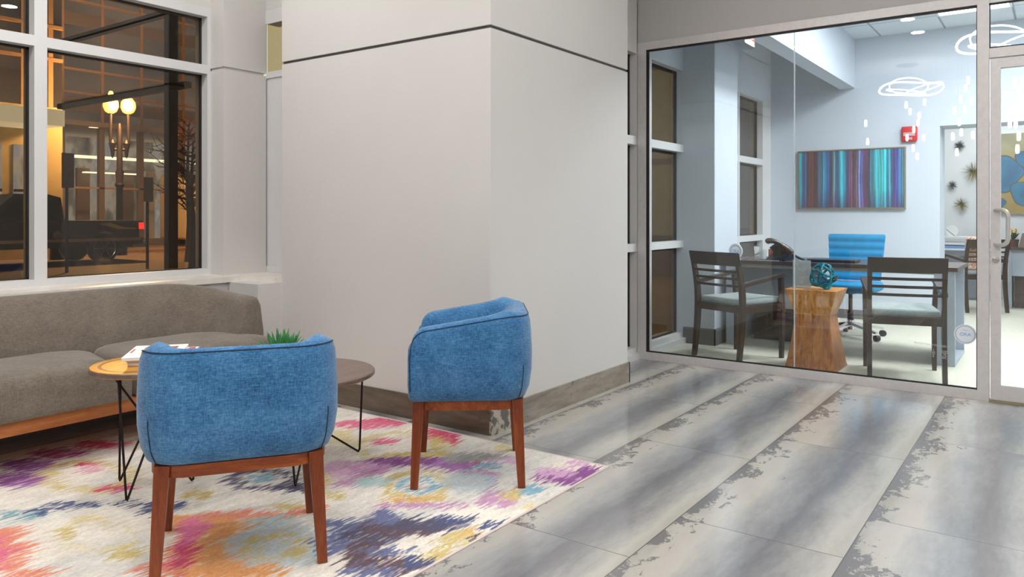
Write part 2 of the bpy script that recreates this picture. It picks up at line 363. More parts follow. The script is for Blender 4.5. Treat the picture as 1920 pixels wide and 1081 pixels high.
def vnoise(U, V, su, sv, seed, octv=3):
    """value noise on numpy arrays"""
    out = 0; amp = 1; tot = 0
    for k in range(octv):
        u = U*su*2**k; v = V*sv*2**k; iu = np.floor(u).astype(np.int64); iv = np.floor(v).astype(np.int64); fu = u-iu; fv = v-iv
        fu = fu*fu*(3-2*fu); fv = fv*fv*(3-2*fv)
        def h(a, b):
            x = (a*374761393+b*668265263+(seed+k)*974634777) & 0x7fffffff; x = ((x ^ (x >> 13))*1274126177) & 0x7fffffff; x = x ^ (x >> 16); return (x & 0xffff)/65535.
        n = (h(iu, iv)*(1-fu)+h(iu+1, iv)*fu)*(1-fv)+(h(iu, iv+1)*(1-fu)+h(iu+1, iv+1)*fu)*fv
        out = out+n*amp; tot += amp; amp *= .5
    return out/tot

# ------------------------------------------------------------------ the setting
H = 3.5
def struct(name, bm, mat, **k):
    o = obj(name, bm, mat, **k); o['kind'] = 'structure'; return o
struct('floor', bx(-4.2, 5.585, -4.2, 4.9, -.12, 0), M['tile'])
struct('floor', bx(5.585, 13.0, -3.2, 2.9, -.12, 0), M['carpet'])
struct('ceiling', bx(-4.2, 5.61, -4.2, 5.0, H, H+.1), M['ceiling'])
g = NT('lay_in_ceiling'); v, o = g.xyz()
def lines(c, off, p, w): f = g.m('FRACT', g.m('DIVIDE', g.m('ADD', c, off), p)); return g.m('LESS_THAN', f, w/p)
ln = g.m('MAXIMUM', lines(o[1], -.35+.01+.61*20, .61, .02), lines(o[0], -8.44+.01+1.22*20, 1.22, .02))
g.col(g.mix(ln, lin((214, 222, 230)), lin((150, 158, 166)))); g.set(Roughness=.9); M['layin'] = g.mat
struct('ceiling', bx(5.61, 9.46, -3.2, 1.83, 3.08, 3.2), M['layin'])
struct('ceiling', bx(9.47, 13.0, -3.2, 2.9, 2.9, 3.0), M['white'])
struct('trim_1', bx(5.61, 9.05, 1.83, 1.985, 2.54, 3.2), M['wall_cool'])     # dropped beam in front of the office windows
struct('ceiling', bx(5.61, 9.05, 1.985, 2.9, 3.08, 3.2), M['ceiling'])
# lobby walls
struct('wall_left', bx(-4.3, -4.2, -4.3, 5.0, 0, H), M['wall'])
struct('wall_back', bx(-4.2, 5.7, -4.3, -4.2, 0, H), M['wall'])
b = NB(); box(b, -4.2, 3.186, 4.45, 4.9, 0, .71); box(b, -4.2, -1.36, 4.72, 4.9, .745, H); box(b, -1.36, 3.42, 4.72, 4.9, 2.56, H)
struct('wall_window', b, M['wall'])
struct('wall_window', bx(3.0, 3.186, 4.13, 4.45, 0, .71), M['wall'])
b = NB(); prism(b, [(-4.2, 4.42), (3.13, 4.42), (3.13, 4.13), (3.42, 4.13), (3.42, 4.57), (3.42, 4.74), (-4.2, 4.74)], .71, .745); struct('trim_2', b, M['sill'])
# pilaster with a shadow-gap reveal
b = NB(); box(b, 3.05, 3.39, 4.57, 4.9, .745, 2.132); box(b, 3.05, 3.39, 4.57, 4.9, 2.150, H); box(b, 3.062, 3.378, 4.582, 4.9, 2.132, 2.150)
struct('wall_pilaster', b, M['wall'])
# the large column block
cx0, cx1, cy0, cy1 = 3.186, 4.745, 2.418, 4.13
b = NB()
for z0, z1 in ((0, 2.132), (2.150, 2.665), (2.683, H)): box(b, cx0, cx1, cy0, cy1, z0, z1)
for z0, z1 in ((2.132, 2.150), (2.665, 2.683)): box(b, cx0+.014, cx1-.014, cy0+.014, cy1, z0, z1, mi=1)
struct('wall_column', b, [M['wall'], M['reveal']])
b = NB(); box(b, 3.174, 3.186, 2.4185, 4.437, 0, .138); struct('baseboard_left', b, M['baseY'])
b = NB(); box(b, 3.442, 4.757, 2.406, 2.418, 0, .138); box(b, 4.745, 4.757, 2.406, 2.74, 0, .138); struct('baseboard_right', b, M['baseX'])
g = NT('baseboard_flaked'); v, o = g.xyz(); a = g.noise(v, 14, 5, .65)
g.col(g.ramp(a, [(.40, (176, 164, 146)), (.52, (186, 176, 160)), (.56, (104, 98, 90)), (.7, (88, 84, 78))])); g.set(Roughness=.35)
struct('baseboard_corner', bx(3.174, 3.440, 2.406, 2.418, 0, .138), g.mat)
struct('baseboard_window', bx(-4.2, 3.173, 4.438, 4.45, 0, .138), M['baseX'])

def window(name, members, panes, gaskets=(), mat=None, gl=None):
    r = struct_root(name); b = NB()
    for m_ in members: box(b, *m_)
    obj('window_frame', b, mat or M['frame'], r)
    for p in panes: obj('pane', bx(*p), gl or M['glass_ext'], r)
    if gaskets:
        b = NB()
        for q in gaskets: box(b, *q)
        obj('gasket', b, M['alu_dark'], r)
    return r
# window_1 : the big lobby window
F0, F1, GY = 4.72, 4.86, 4.80
mull = [(-1.36, -1.295), (-.215, -.147), (.865, .933), (1.945, 2.013), (3.027, 3.05)]
mem = [(a, c, F0, F1, .745, 2.56) for a, c in mull]
for (a0, a1), (c0, c1) in zip(mull, mull[1:]):
    mem += [(a1, c0, F0, F1, .745, .785), (a1, c0, F0, F1, 2.11, 2.17), (a1, c0, F0, F1, 2.50, 2.56)]
pan, gas = [], []
for (a0, a1), (c0, c1) in zip(mull, mull[1:]):
    for z0, z1 in ((.785, 2.11), (2.17, 2.50)):
        pan.append((a1, c0, GY, GY+.008, z0, z1))
        gas += [(a1, c0, GY-.012, GY, z1-.012, z1), (c0-.012, c0, GY-.012, GY, z0, z1), (a1, a1+.008, GY-.012, GY, z0, z1), (a1, c0, GY-.012, GY, z0, z0+.006)]
window('window_1', mem, pan, gas)
# window_2 : narrow window beside the pilaster, facing the column
mem = [(3.391, 3.50, 4.13, 4.5695, .746, .79), (3.391, 3.50, 4.13, 4.5695, 2.115, 2.16), (3.391, 3.50, 4.13, 4.5695, 2.50, 2.60), (3.401, 3.50, 4.40, 4.62, .79, 2.115), (3.391, 3.398, 4.5702, 4.62, 2.16, 2.5)]
window('window_2', mem, [(3.45, 3.458, 4.13, 4.40, .79, 2.115), (3.401, 3.407, 4.13, 4.569, 2.16, 2.50)])
struct('wall_window', bx(3.39, 3.50, 4.13, 4.57, 2.60, H), M['wall'])
# windows 3-5 : exterior wall that runs on behind the glass partition
F0, F1, GY = 2.75, 2.90, 2.83
def ext_window(name, x0, x1, xm):
    mem = [(a, c, F0, F1, .03, 2.45) for a, c in xm]
    spans = []; cur = x0
    for a, c in sorted(xm): 
        if a > cur+.01: spans.append((cur, a))
        cur = c
    if cur < x1-.01: spans.append((cur, x1))
    pan, gas = [], []
    for a, c in spans:
        for z0, z1 in ((.0, .09), (.856, .919), (1.709, 1.777), (2.44, 2.45)): mem.append((a, c, F0, F1, z0, z1))
        for z0, z1 in ((.09, .856), (.919, 1.709), (1.777, 2.44)):
            pan.append((a, c, GY, GY+.008, z0, z1))
            gas += [(c-.02, c, GY-.015, GY, z0, z1), (a, c, GY-.015, GY, z1-.02, z1), (a, c, GY-.015, GY, z0, z0+.012), (a, a+.012, GY-.015, GY, z0, z1)]
    mem.append((x0, x1, F0-.03, F0, 0, .05))
    window(name, mem, pan, gas)
ext_window('window_3', 4.757, 5.598, [(4.757, 4.80), (5.562, 5.598)])
ext_window('window_4', 5.60, 6.49, [(5.60, 5.66)])
ext_window('window_5', 7.08, 9.05, [(7.08, 7.10), (7.93, 7.985), (8.755, 9.05)])
struct('wall_window', bx(4.745, 5.56, 2.75, 2.9, 2.45, H), M['wall'])
struct('wall_window', bx(5.61, 9.46, 2.75, 2.9, 2.45, 3.08), M['wall_cool'])
struct('wall_pilaster', bx(6.49, 7.08, 2.46, 2.85, 0, 3.08), M['wall_cool'])
rub = plain('rubber_base', (112, 110, 112), .5)
b = NB(); box(b, 6.48, 6.49, 2.45, 2.75, 0, .145); box(b, 6.48, 7.09, 2.45, 2.46, 0, .145); box(b, 7.08, 7.09, 2.45, 2.75, 0, .145); struct('baseboard_pilaster', b, rub)
# office back wall with the opening, rear room
b = NB(); box(b, 9.05, 9.47, 1.009, 2.9, 0, 3.2); box(b, 9.05, 9.47, -.6, 1.009, 2.07, 3.2); box(b, 9.05, 9.47, -3.2, -.6, 0, 3.2); struct('wall_office_back', b, M['wall_cool'])
b = NB(); box(b, 9.04, 9.05, 1.009, 2.75, 0, .1); box(b, 9.04, 9.05, -3.2, -.6, 0, .1); struct('baseboard_office', b, rub)
struct('wall_office_right', bx(5.66, 13.0, -3.3, -3.2, 0, 3.2), M['wall_cool'])
struct('wall_rear', bx(12.5, 12.6, -3.2, 2.9, 0, 3.0), M['white'])
struct('wall_rear_left', bx(9.47, 12.6, 2.9, 3.0, 0, 3.0), M['white'])
# glass partition
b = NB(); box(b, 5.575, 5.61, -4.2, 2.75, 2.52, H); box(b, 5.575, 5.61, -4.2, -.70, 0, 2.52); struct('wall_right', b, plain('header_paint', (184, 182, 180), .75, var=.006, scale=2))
mem = [(5.56, 5.675, 2.675, 2.745, 0, 2.52), (5.56, 5.62, .415, 2.675, 0, .06), (5.56, 5.62, .415, 2.675, 2.46, 2.52), (5.55, 5.63, .352, .415, 0, 2.52)]
pan = [(5.585, 5.595, 1.534, 2.675, .06, 2.46), (5.585, 5.595, .415, 1.528, .06, 2.46)]
gas = [(5.575, 5.585, 2.652, 2.675, .06, 2.46), (5.575, 5.585, .415, 2.652, .06, .07), (5.575, 5.585, .415, 2.652, 2.445, 2.46), (5.575, 5.585, .415, .421, .07, 2.445)]
wp = window('window_6', mem, pan, gas, M['alu'], M['glass'])
g = NT('glass_joint'); g.col((214, 224, 230)); g.set(Roughness=.3, Alpha=.6)
obj('joint', bx(5.584, 5.596, 1.528, 1.534, .06, 2.46), g.mat, wp)
window('window_7', [(5.56, 5.62, -.70, .352, 2.46, 2.52), (5.56, 5.62, -.70, .352, 2.122, 2.18), (5.555, 5.625, -.70, -.63, 0, 2.52)],
       [(5.585, 5.595, -.63, .352, 2.18, 2.46)], [(5.575, 5.585, -.63, .352, 2.18, 2.19), (5.575, 5.585, .346, .352, 2.18, 2.46), (5.575, 5.585, -.63, .352, 2.45, 2.46)], M['alu'], M['glass'])
# door
d1 = struct_root('door_1'); b = NB()
for q in [(5.563, 5.607, .292, .346, .012, 2.112), (5.563, 5.607, -.622, -.568, .012, 2.112), (5.563, 5.607, -.568, .292, .012, .105), (5.563, 5.607, -.568, .292, 2.055, 2.112)]: box(b, *q)
obj('door_leaf', b, M['alu'], d1)
obj('pane', bx(5.582, 5.590, -.568, .292, .105, 2.055), M['glass'], d1)
pth = catmull([(5.565, .318, 1.180), (5.525, .305, 1.182), (5.500, .272, 1.178), (5.492, .252, 1.150), (5.492, .250, 1.075), (5.492, .252, 1.000), (5.500, .272, .972), (5.525, .305, .968), (5.565, .318, .970)], 6)
hm = plain('satin_pull', (196, 194, 192), .35, .3, var=.01)
obj('door_handle', tube(NB(), pth, .0125, 12), hm, d1, smooth=True)
T = Matrix.Translation((5.553, .318, .874)) @ Matrix.Rotation(PI/2, 4, 'Y')
obj('lock', lathe(NB(), [(0, 0), (.009, 0), (.010, .004), (.019, .005), (.021, .012)][::1], 20, T=T), [M['chrome']], d1, smooth=True)
obj('threshold', bx(5.53, 5.62, -.63, .352, .0, .010), plain('brass_threshold', (150, 140, 110), .4, .4), d1)

# ------------------------------------------------------------------ ceiling lights
DL = [(x, y) for y in (-3.0, -1.5, 0.0) for x in (-2.6, -.9, .6, 2.2, 3.7)] + [(x, 1.48) for x in (.14, .95, 2.3, 3.6)] + [(x, 2.94) for x in (.17, 1.6)] + [(x, 3.7) for x in (.3, 1.3, 2.3)]  # a few known from reflections; the rest unseen, added to light the lobby
tr0 = None
dld = bpy.data.lights.new('downlight_lamp', 'AREA'); dld.shape = 'DISK'; dld.size = .15; dld.energy = DLW; dld.color = (1.0, .985, .965)
dl2 = dld.copy(); dl2.energy = DLW*1.4; dl3 = dld.copy(); dl3.energy = DLW*.8
for i, (x, y) in enumerate(DL):
    t = thing('downlight', 'round recessed downlight in the lobby ceiling, part of a mostly unseen added grid, a few reflected in the glass', 'ceiling light', (x, y, H), 0, 'recessed lobby downlights')
    if tr0 is None:
        ring = lathe(NB(), [(.075, -.001), (.078, -.008), (.098, -.006), (.1, -.001)], 28, cap=False); tr0 = obj('trim_ring', ring, M['white'], t, smooth=True)
    else: c = tr0.copy(); COL.objects.link(c); c.parent = t
    lo = bpy.data.objects.new('downlight_lamp', dl2 if y > 3.5 or y in (-1.5,) else (dl3 if x > 3 and y > -1 else dld)); COL.objects.link(lo); lo.parent = t; lo.location = (0, 0, -.012)
t = thing('troffer_light', 'long flat fluorescent troffer in the office ceiling', 'ceiling light', (7.83, .655, 3.08))
b = NB(); box(b, -.61, .61, -.305, -.285, -.012, 0); box(b, -.61, .61, .285, .305, -.012, 0); box(b, -.61, -.59, -.285, .285, -.012, 0); box(b, .59, .61, -.285, .285, -.012, 0)
obj('frame', b, M['white'], t); obj('diffuser', bx(-.59, .59, -.285, .285, -.008, 0), M['led'], t)

def ring_chandelier(loc, label, rz):
    t = thing('ring_chandelier', label, 'chandelier', loc, rz, 'ring chandeliers reflected in the glass'); t.rotation_euler = (0, -.11, rz*.2)
    N = 48
    obj('outer_ring', tube(NB(), [(.45*math.cos(2*PI*k/N), .45*math.sin(2*PI*k/N),     .02*math.sin(6*PI*k/N)) for k in range(N)], .013, 8, closed=True), M['bulb'], t, smooth=True)
    for j, (ox, oy, r, tz) in enumerate([(.17, 0, .27, .25), (-.14, .1, .28, -.22), (-.02, -.18, .25, .3)]):
        obj('inner_ring', tube(NB(), [(ox+r*math.cos(2*PI*k/N), oy+r*math.sin(2*PI*k/N), tz*r*math.cos(2*PI*k/N+j)) for k in range(N)], .009, 8, closed=True), M['bulb'], t, smooth=True)
    b = NB()
    for a in (0, 2.1, 4.2): tube(b, [(.43*math.cos(a), .43*math.sin(a), 0), (.02*math.cos(a), .02*math.sin(a), H-loc[2])], .002, 5)
    obj('cable', b, M['chrome'], t)
ring_chandelier((-2.28, 1.90, 3.12), 'glowing ring chandelier reflected in the glass above the stripe painting', .3)
ring_chandelier((1.26, .49, 3.02), 'larger glowing ring chandelier reflected at the top of the door post', 1.1)
PA = [(-2.09, 1.94, 2.85), (-2.43, 1.73, 2.92), (-2.2, 1.9, 2.76), (-2.41, 1.8, 2.71), (-2.41, 1.82, 2.59), (-2.06, 1.83, 2.46), (-1.97, 1.91, 2.33), (-2.59, 1.76, 2.37), (-2.16, 1.85, 2.18), (-2.19, 1.8, 2.05), (-2.13, 2.53, 2.61), (-1.86, 2.45, 2.29)]
PB = [(-1.03, 1.02, 2.99), (-0.79, 1.03, 2.85), (-0.85, 1.09, 2.72), (-0.65, 0.95, 2.65), (-0.8, 1.16, 2.56), (-1.02, 1.06, 2.59), (-0.77, 1.1, 2.4), (-0.91, 1.09, 2.27), (-0.81, 1.18, 2.21), (-0.62, 0.93, 2.2), (-0.89, 1.14, 2.0)]
PC = [(0.78, 0.41, 2.66), (0.91, 0.34, 2.64), (1.09, 0.36, 2.5), (0.67, 0.5, 2.52), (0.8, 0.34, 2.44), (0.72, 0.43, 2.36), (0.64, 0.46, 2.29), (0.74, 0.46, 2.19), (0.58, 0.41, 2.2), (0.87, 0.37, 2.03), (0.64, 0.39, 1.9)]
caps = lathe(NB(), [(0, -.055), (.013, -.052), (.020, -.04), (.021, 0), (.020, .035), (.015, .052), (0, .056)], 12); capo = None
for P, lab in ((PA, 'reflected cluster of small glowing capsule pendants over the fire alarm'), (PB, 'reflected cluster of capsule pendants left of the door post'), (PC, 'reflected cluster of capsule pendants seen in the door glass')):
    cxm = sum(p[0] for p in P)/len(P); cym = sum(p[1] for p in P)/len(P)
    t = thing('pendant_cluster', lab, 'chandelier', (cxm, cym, H), 0, 'capsule pendant clusters')
    obj('canopy', lathe(NB(), [(.0, 0), (.16, 0), (.16, -.02), (0, -.025)], 24), M['chrome'], t)
    b = NB()
    for x, y, z in P: tube(b, [(x-cxm, y-cym, z-H+.05), ((x-cxm)*.3, (y-cym)*.3, -.02)], .0012, 4)
    obj('cord', b, M['chrome'], t)
    for x, y, z in P:
        if capo is None: o = obj('lamp', caps, M['bulb'], t, smooth=True); capo = o
        else: o = capo.copy(); COL.objects.link(o); o.parent = t
        o.location = (x-cxm, y-cym, z-H)

# ------------------------------------------------------------------ barrel chairs
def upath(w, yb, yf, r, n=8):
    """outer path: front-left -> back -> front-right, with arc-length"""
    tt = [0, .01, .025, .05, .08, .12, .17, .23, .32, .45, .6, .75, .88, 1.0]
    pts = [(-w, yf-(yf-(yb+r))*k) for k in tt]
    pts += [(-w+r-r*math.cos(PI/2*k/n), yb+r-r*math.sin(PI/2*k/n)) for k in range(1, n+1)]
    pts += [(-w+r+(2*w-2*r)*k/12, yb) for k in range(1, 12)]
    pts += [(w-r+r*math.sin(PI/2*k/n), yb+r-r*math.cos(PI/2*k/n)) for k in range(0, n+1)]
    pts += [(w, yf-(yf-(yb+r))*k) for k in tt[::-1][1:]]
    return pts
def sweep(pts, prof, capn=3):
    """pts open path; prof(i, s, S)->list of (outward, z). returns bm, ring positions"""
    N = len(pts); P = [Vector((x, y, 0)) for x, y in pts]; S = [0]
    for i in range(1, N): S.append(S[-1]+(P[i]-P[i-1]).length)
    rings = []
    for i in range(N):
        d = (P[min(i+1, N-1)]-P[max(i-1, 0)]).normalized(); out = Vector((d.y, -d.x, 0)) * -1
        rings.append([P[i]+out*-o+Vector((0, 0, z)) for o, z in prof(i, S[i], S[-1])])
    for end, sgn in ((0, 1), (-1, -1)):
        r = rings[end]; c = sum(r, Vector())/len(r); d = (P[0]-P[1]).normalized() if end == 0 else (P[-1]-P[-2]).normalized()
        extra = []
        for j, (f, sc) in enumerate([(.006, .97), (.011, .90), (.014, .80)]): extra.append([c+(q-c)*1.0*Vector((1, 1, 1)).x*sc+d*f for q in r])
        rings = extra[::-1]+rings if end == 0 else rings+extra
    bm = NB(); V = [[bm.verts.new(q) for q in r] for r in rings]; n = len(V[0])
    for a, b in zip(V, V[1:]):
        for k in range(n): bm.faces.new([a[k], a[(k+1) % n], b[(k+1) % n], b[k]])
    bm.faces.new(V[0]); bm.faces.new(V[-1][::-1]); return bm, rings
def chair_top(s, S):
    arm = .40; e = min(s, S-s); t = max(0, min(1, e/arm)); T = .676+.066*t
    r = .058
    if e < r: T -= r-math.sqrt(max(0, r*r-(r-e)**2))
    return T
def chair_prof(i, s, S):
    T = chair_top(s, S)-.008; b0 = .368; e = min(s, S-s); pf = .020*math.exp(-((e-.42)/.07)**2); bk = max(0, min(1, (e-.3)/.15))*.016
    ctl = [(-.006, b0), (.012, b0+.008), (.030, b0+.05), (.040, b0+.12), (.041, .57), (.037, T-.085), (.032, T-.035), (.024, T-.012), (.010, T), (-.020, T+.003-bk*.6+pf), (-.046, T-.004-bk+pf), (-.062, T-.024-bk*.6+pf*.6), (-.070, T-.07), (-.074, .58), (-.070, .47), (-.060, b0+.01), (-.035, b0)]
    return ctl
t = thing('barrel_chair', 'blue upholstered barrel chair with its back to the viewer, front left', 'armchair', (1.618, 2.321, .005), math.atan2(.39, .27)-PI/2, 'blue barrel chairs')
PTS = upath(.274, -.235, .235, .105)
bmc, rings = sweep(PTS, chair_prof)
sh = obj('shell', bmc, M['blue'], t, smooth=True, angle=70)
pp = [r[7]+Vector((0, 0, .001)) for r in rings[3:-3]]; e0 = rings[3]; e1 = rings[-4]
front = lambda r: [r[k] for k in (2, 3, 4, 5, 6)]
pl = [v+Vector((0, .004, 0)) for v in front(rings[3])]+pp+[v+Vector((0, .004, 0)) for v in front(rings[-4])[::-1]]
obj('piping', tube(NB(), catmull(pl, 3), .0023, 6), M['blue_pipe'], sh, smooth=True)
for sx in (-1, 1):
    i = 3+17 if sx < 0 else len(rings)-1-3-17
    r = rings[i]; obj('seam', tube(NB(), catmull([r[1], r[2], r[3], r[3].lerp(r[4], .35)], 4), .0022, 5), M['blue_pipe'], sh)
obj('seat_cushion', rbox(-.205, .205, -.17, .262, .372, .485, .035, 5), M['blue'], t, smooth=True, angle=80)
o_, i_ = rrect(.272, .240, .12), rrect(.245, .212, .095)
b = NB(); n = len(o_); R4 = [[b.verts.new((x, y, z)) for x, y in q] for q, z in ((o_, .331), (o_, .369), (i_, .369), (i_, .331))]
for a in range(4):
    A, B = R4[a], R4[(a+1) % 4]
    for k in range(n): b.faces.new([A[k], A[(k+1) % n], B[(k+1) % n], B[k]])
obj('seat_rail', b, M['walnut_x'], t, smooth=True)
for sx in (-1, 1):
    for sy in (-1, 1):
        b = beam(NB(), (sx*.233, sy*.208, .369), (sx*.254, sy*.226, 0), .046, .046, .031, .031, side=(1, 0, 0)); bev(b, .008, 3); obj('leg', b, M['walnut'], t, smooth=True)
dup(t, (2.711, 2.182, .005), math.atan2(.349, -.273)-PI/2, 'blue upholstered barrel chair seen side-on by the column corner')

# ------------------------------------------------------------------ sofa
t = thing('sofa', 'taupe curved-back sofa on an oak plinth under the window', 'sofa', (0, 0, .005))
xl, xr = .93, 2.845
def arc(cx, cy, rx, ry, a0, a1, n): return [(cx+rx*math.cos(a0+(a1-a0)*k/n), cy+ry*math.sin(a0+(a1-a0)*k/n)) for k in range(n+1)]
sp = [(xl, 3.86)]+arc(xl+.42, 3.98, .42, .42, PI, PI/2, 12)+[(xl+.42+(xr-.42-xl-.42)*k/14, 4.40) for k in range(1, 14)]+arc(xr-.42, 3.98, .42, .42, PI/2, 0, 12)+[(xr, 3.86)]
def sofa_prof(i, s, S):
    e = min(s, S-s); k = max(0, min(1, e/.72)); k = k*k*(3-2*k); T = .668+.070*k; th = .15+.02*k
    return [(-.03, .25), (.0, .262), (.004, .34), (-.002, .46), (-.012, T-.14), (-.024, T-.05), (-.045, T-.012), (-.075, T), (-.105, T-.010), (-.13, T-.045), (-th+.005, T-.12), (-th-.03, .48), (-th-.04, .40), (-th-.03, .30), (-.10, .25)]
spr = sp[::-1]
def flip(prof): return prof
bms, rs = sweep(sp[::-1], sofa_prof)
back = obj('backrest', bms, M['sofa'], t, smooth=True, angle=70)
obj('piping', tube(NB(), catmull([rs[-4][k] for k in (1, 2, 3, 4, 5, 6, 7, 8)], 3), .003, 5), plain('taupe_piping', (96, 86, 78), .9), back)
def cushion(x0, x1, rl, rr_):
    # rounded plan outline, crowned top
    y0, y1 = 3.665, 4.22; pts = []
    pts += [(x0+.03, y0), (x1-.03 if rr_ < .2 else x1-.10, y0)]
    pts += arc(x1-rr_, y0+.10 if rr_ >= .2 else y0+.03, rr_ if rr_ >= .2 else .03, .10 if rr_ >= .2 else .03, -PI/2, 0, 6)[1:] if rr_ < .2 else arc(x1-.10, y0+.10, .10, .10, -PI/2, 0, 6)[1:]
    pts += arc(x1-rr_, y1-rr_, rr_, rr_, 0, PI/2, 10)
    pts += arc(x0+rl, y1-rl, rl, rl, PI/2, PI, 10)
    pts += [(x0, y0+.03)]
    c = Vector(((x0+x1)/2, (y0+y1)/2, 0)); b = NB(); prev = None
    lev = [(.99, .255), (1.0, .27), (1.005, .36), (1.0, .395), (.985, .42), (.955, .436), (.90, .446), (.75, .456), (.5, .463), (.2, .466)]
    for sc, z in lev:
        rg = []
        for x, y in pts:
            v = Vector((x, y, 0))-c; L = v.length; q = c+v*sc; rg.append(b.verts.new((q.x, q.y, z)))
        if prev:
            for k in range(len(rg)): b.faces.new([prev[k], prev[(k+1) % len(rg)], rg[(k+1) % len(rg)], rg[k]])
        else: b.faces.new(rg[::-1])
        prev = rg
    b.faces.new(prev)
    return b
obj('seat_cushion', cushion(xl+.03, 1.975, .30, .12), M['sofa'], t, smooth=True, angle=75)
obj('seat_cushion', cushion(1.98, xr-.03, .12, .30), M['sofa'], t, smooth=True, angle=75)
b = NB(); prism(b, [(xl+.04, 3.69), (xr-.05, 3.69), (xr-.02, 3.73), (xr-.02, 4.0)]+arc(xr-.40, 4.0, .38, .36, 0, PI/2, 8)+arc(xl+.40, 4.0, .38, .36, PI/2, PI, 8)+[(xl+.02, 4.0)], .19, .252)
obj('plinth', b, M['sofawood'], t)
for x in (xl+.2, xr-.22):
    for y in (3.80, 4.22): obj('leg', beam(NB(), (x, y, .19), (x, y, 0), .05, .05, .035, .035), M['sofawood'], t)

# ------------------------------------------------------------------ hairpin side tables
def side_table(label, loc, R_, z, fr, a0, topmat):
    t = thing('side_table', label, 'side table', loc, 0, 'round hairpin side tables')
    obj('tabletop', lathe(NB(), [(R_-.012, z-.026), (R_-.002, z-.020), (R_, z-.004), (R_-.004, z)], 64), topmat, t, smooth=True, label=None, angle=25)
    obj('edge_band', lathe(NB(), [(R_-.002, z-.0205), (R_+.001, z-.018), (R_+.001, z-.004), (R_-.002, z-.0015)], 64, cap=False), M['tabletop'], t, smooth=True)
    for k in range(3):
        a = a0[k]; f = Vector((fr*math.cos(a), fr*math.sin(a), .006)); A = Vector(((R_-.035)*math.cos(a-.12), (R_-.035)*math.sin(a-.12), z-.024)); c = a+math.radians(165); B = Vector(((R_-.06)*math.cos(c), (R_-.06)*math.sin(c), z-.024))
        dA = (A-f).normalized(); dB = (B-f).normalized()
        pts = [A, A.lerp(f, .5), f+dA*.035]+[f+dA*.012+dB*.002, f+dB*.012+dA*.002]+[f+dB*.035, B.lerp(f, .5), B]
        obj('leg', tube(NB(), catmull(pts, 4), .0048, 8), M['iron'], t, smooth=True)
    return t
side_table('round side table with ringed amber top and black hairpin legs holding magazines', (1.725, 3.11, .005), .225, .527, .17, [math.radians(104), math.radians(212), math.radians(-34)], M['ringtop'])
side_table('lower round brown side table with black hairpin legs, beside the column', (2.287, 2.817, .005), .325, .435, .29, [math.radians(-15), math.radians(-135), math.radians(105)], M['tabletop'])
# magazines
def magazine(label, x, y, z, rz, w, l, th, cover, deco=None):
    t = thing('magazine', label, 'magazine', (x, y, z), rz, 'magazines on the amber side table')
    obj('pages', rbox(-w/2, w/2, -l/2, l/2, 0, th, .001, 1), M['paper'], t); obj('cover', bx(-w/2-.001, w/2+.001, -l/2-.001, l/2+.001, th, th+.0008), cover, t)
    if deco: deco(t, th+.0008)
    return t
magazine('pale pink magazine at the bottom of the stack', 1.800, 3.135, .532, math.radians(-50), .19, .26, .012, M['pinkpaper'])
def dec2b(t, z): obj('red_mark', bx(.070, .098, .105, .135, z, z+.0006), M['red'], t)
magazine('white magazine with a small red mark, middle of the stack', 1.815, 3.150, .5455, math.radians(-46), .215, .29, .010, M['paper'], dec2b)
def dec3(t, z):
    obj('cover_photo', bx(-.062, .075, -.085, .100, z, z+.0006), M['magphoto'], t)
    obj('masthead', bx(-.100, -.092, -.03, .06, z, z+.0006), M['red'], t); obj('caption', bx(.086, .091, -.10, -.06, z, z+.0005), M['greymetal'], t)
magazine('white magazine with a food photo cover, topmost of the stack', 1.785, 3.160, .557, math.radians(-39), .215, .30, .012, M['paper'], dec3)
# potted succulent
t = thing('potted_plant', 'small spiky green plant on the low brown side table', 'plant', (2.24, 2.90, .44))
obj('pot', lathe(NB(), [(.035, 0), (.045, .01), (.055, .05), (.056, .075), (.050, .078), (.046, .06), (0, .058)], 28), M['pot'], t, smooth=True)
b = NB(); random.seed(5)
for k in range(130):
    a = random.uniform(0, 2*PI); lean = random.uniform(.05, 1.25); L = random.uniform(.06, .122); r0 = random.uniform(0, .035)
    base = Vector((r0*math.cos(a), r0*math.sin(a), .060)); d = Vector((math.cos(a)*math.sin(lean), math.sin(a)*math.sin(lean), math.cos(lean)))
    mid = base+d*L*.5+Vector((0, 0, .006)); tip = base+d*L+Vector((0, 0, .012))
    tube(b, catmull([base, mid, tip], 3), [.0035, .0042, .005, .0052, .0048, .003, .0007], 6)
obj('leaves', b, M['leaf'], t, smooth=True)

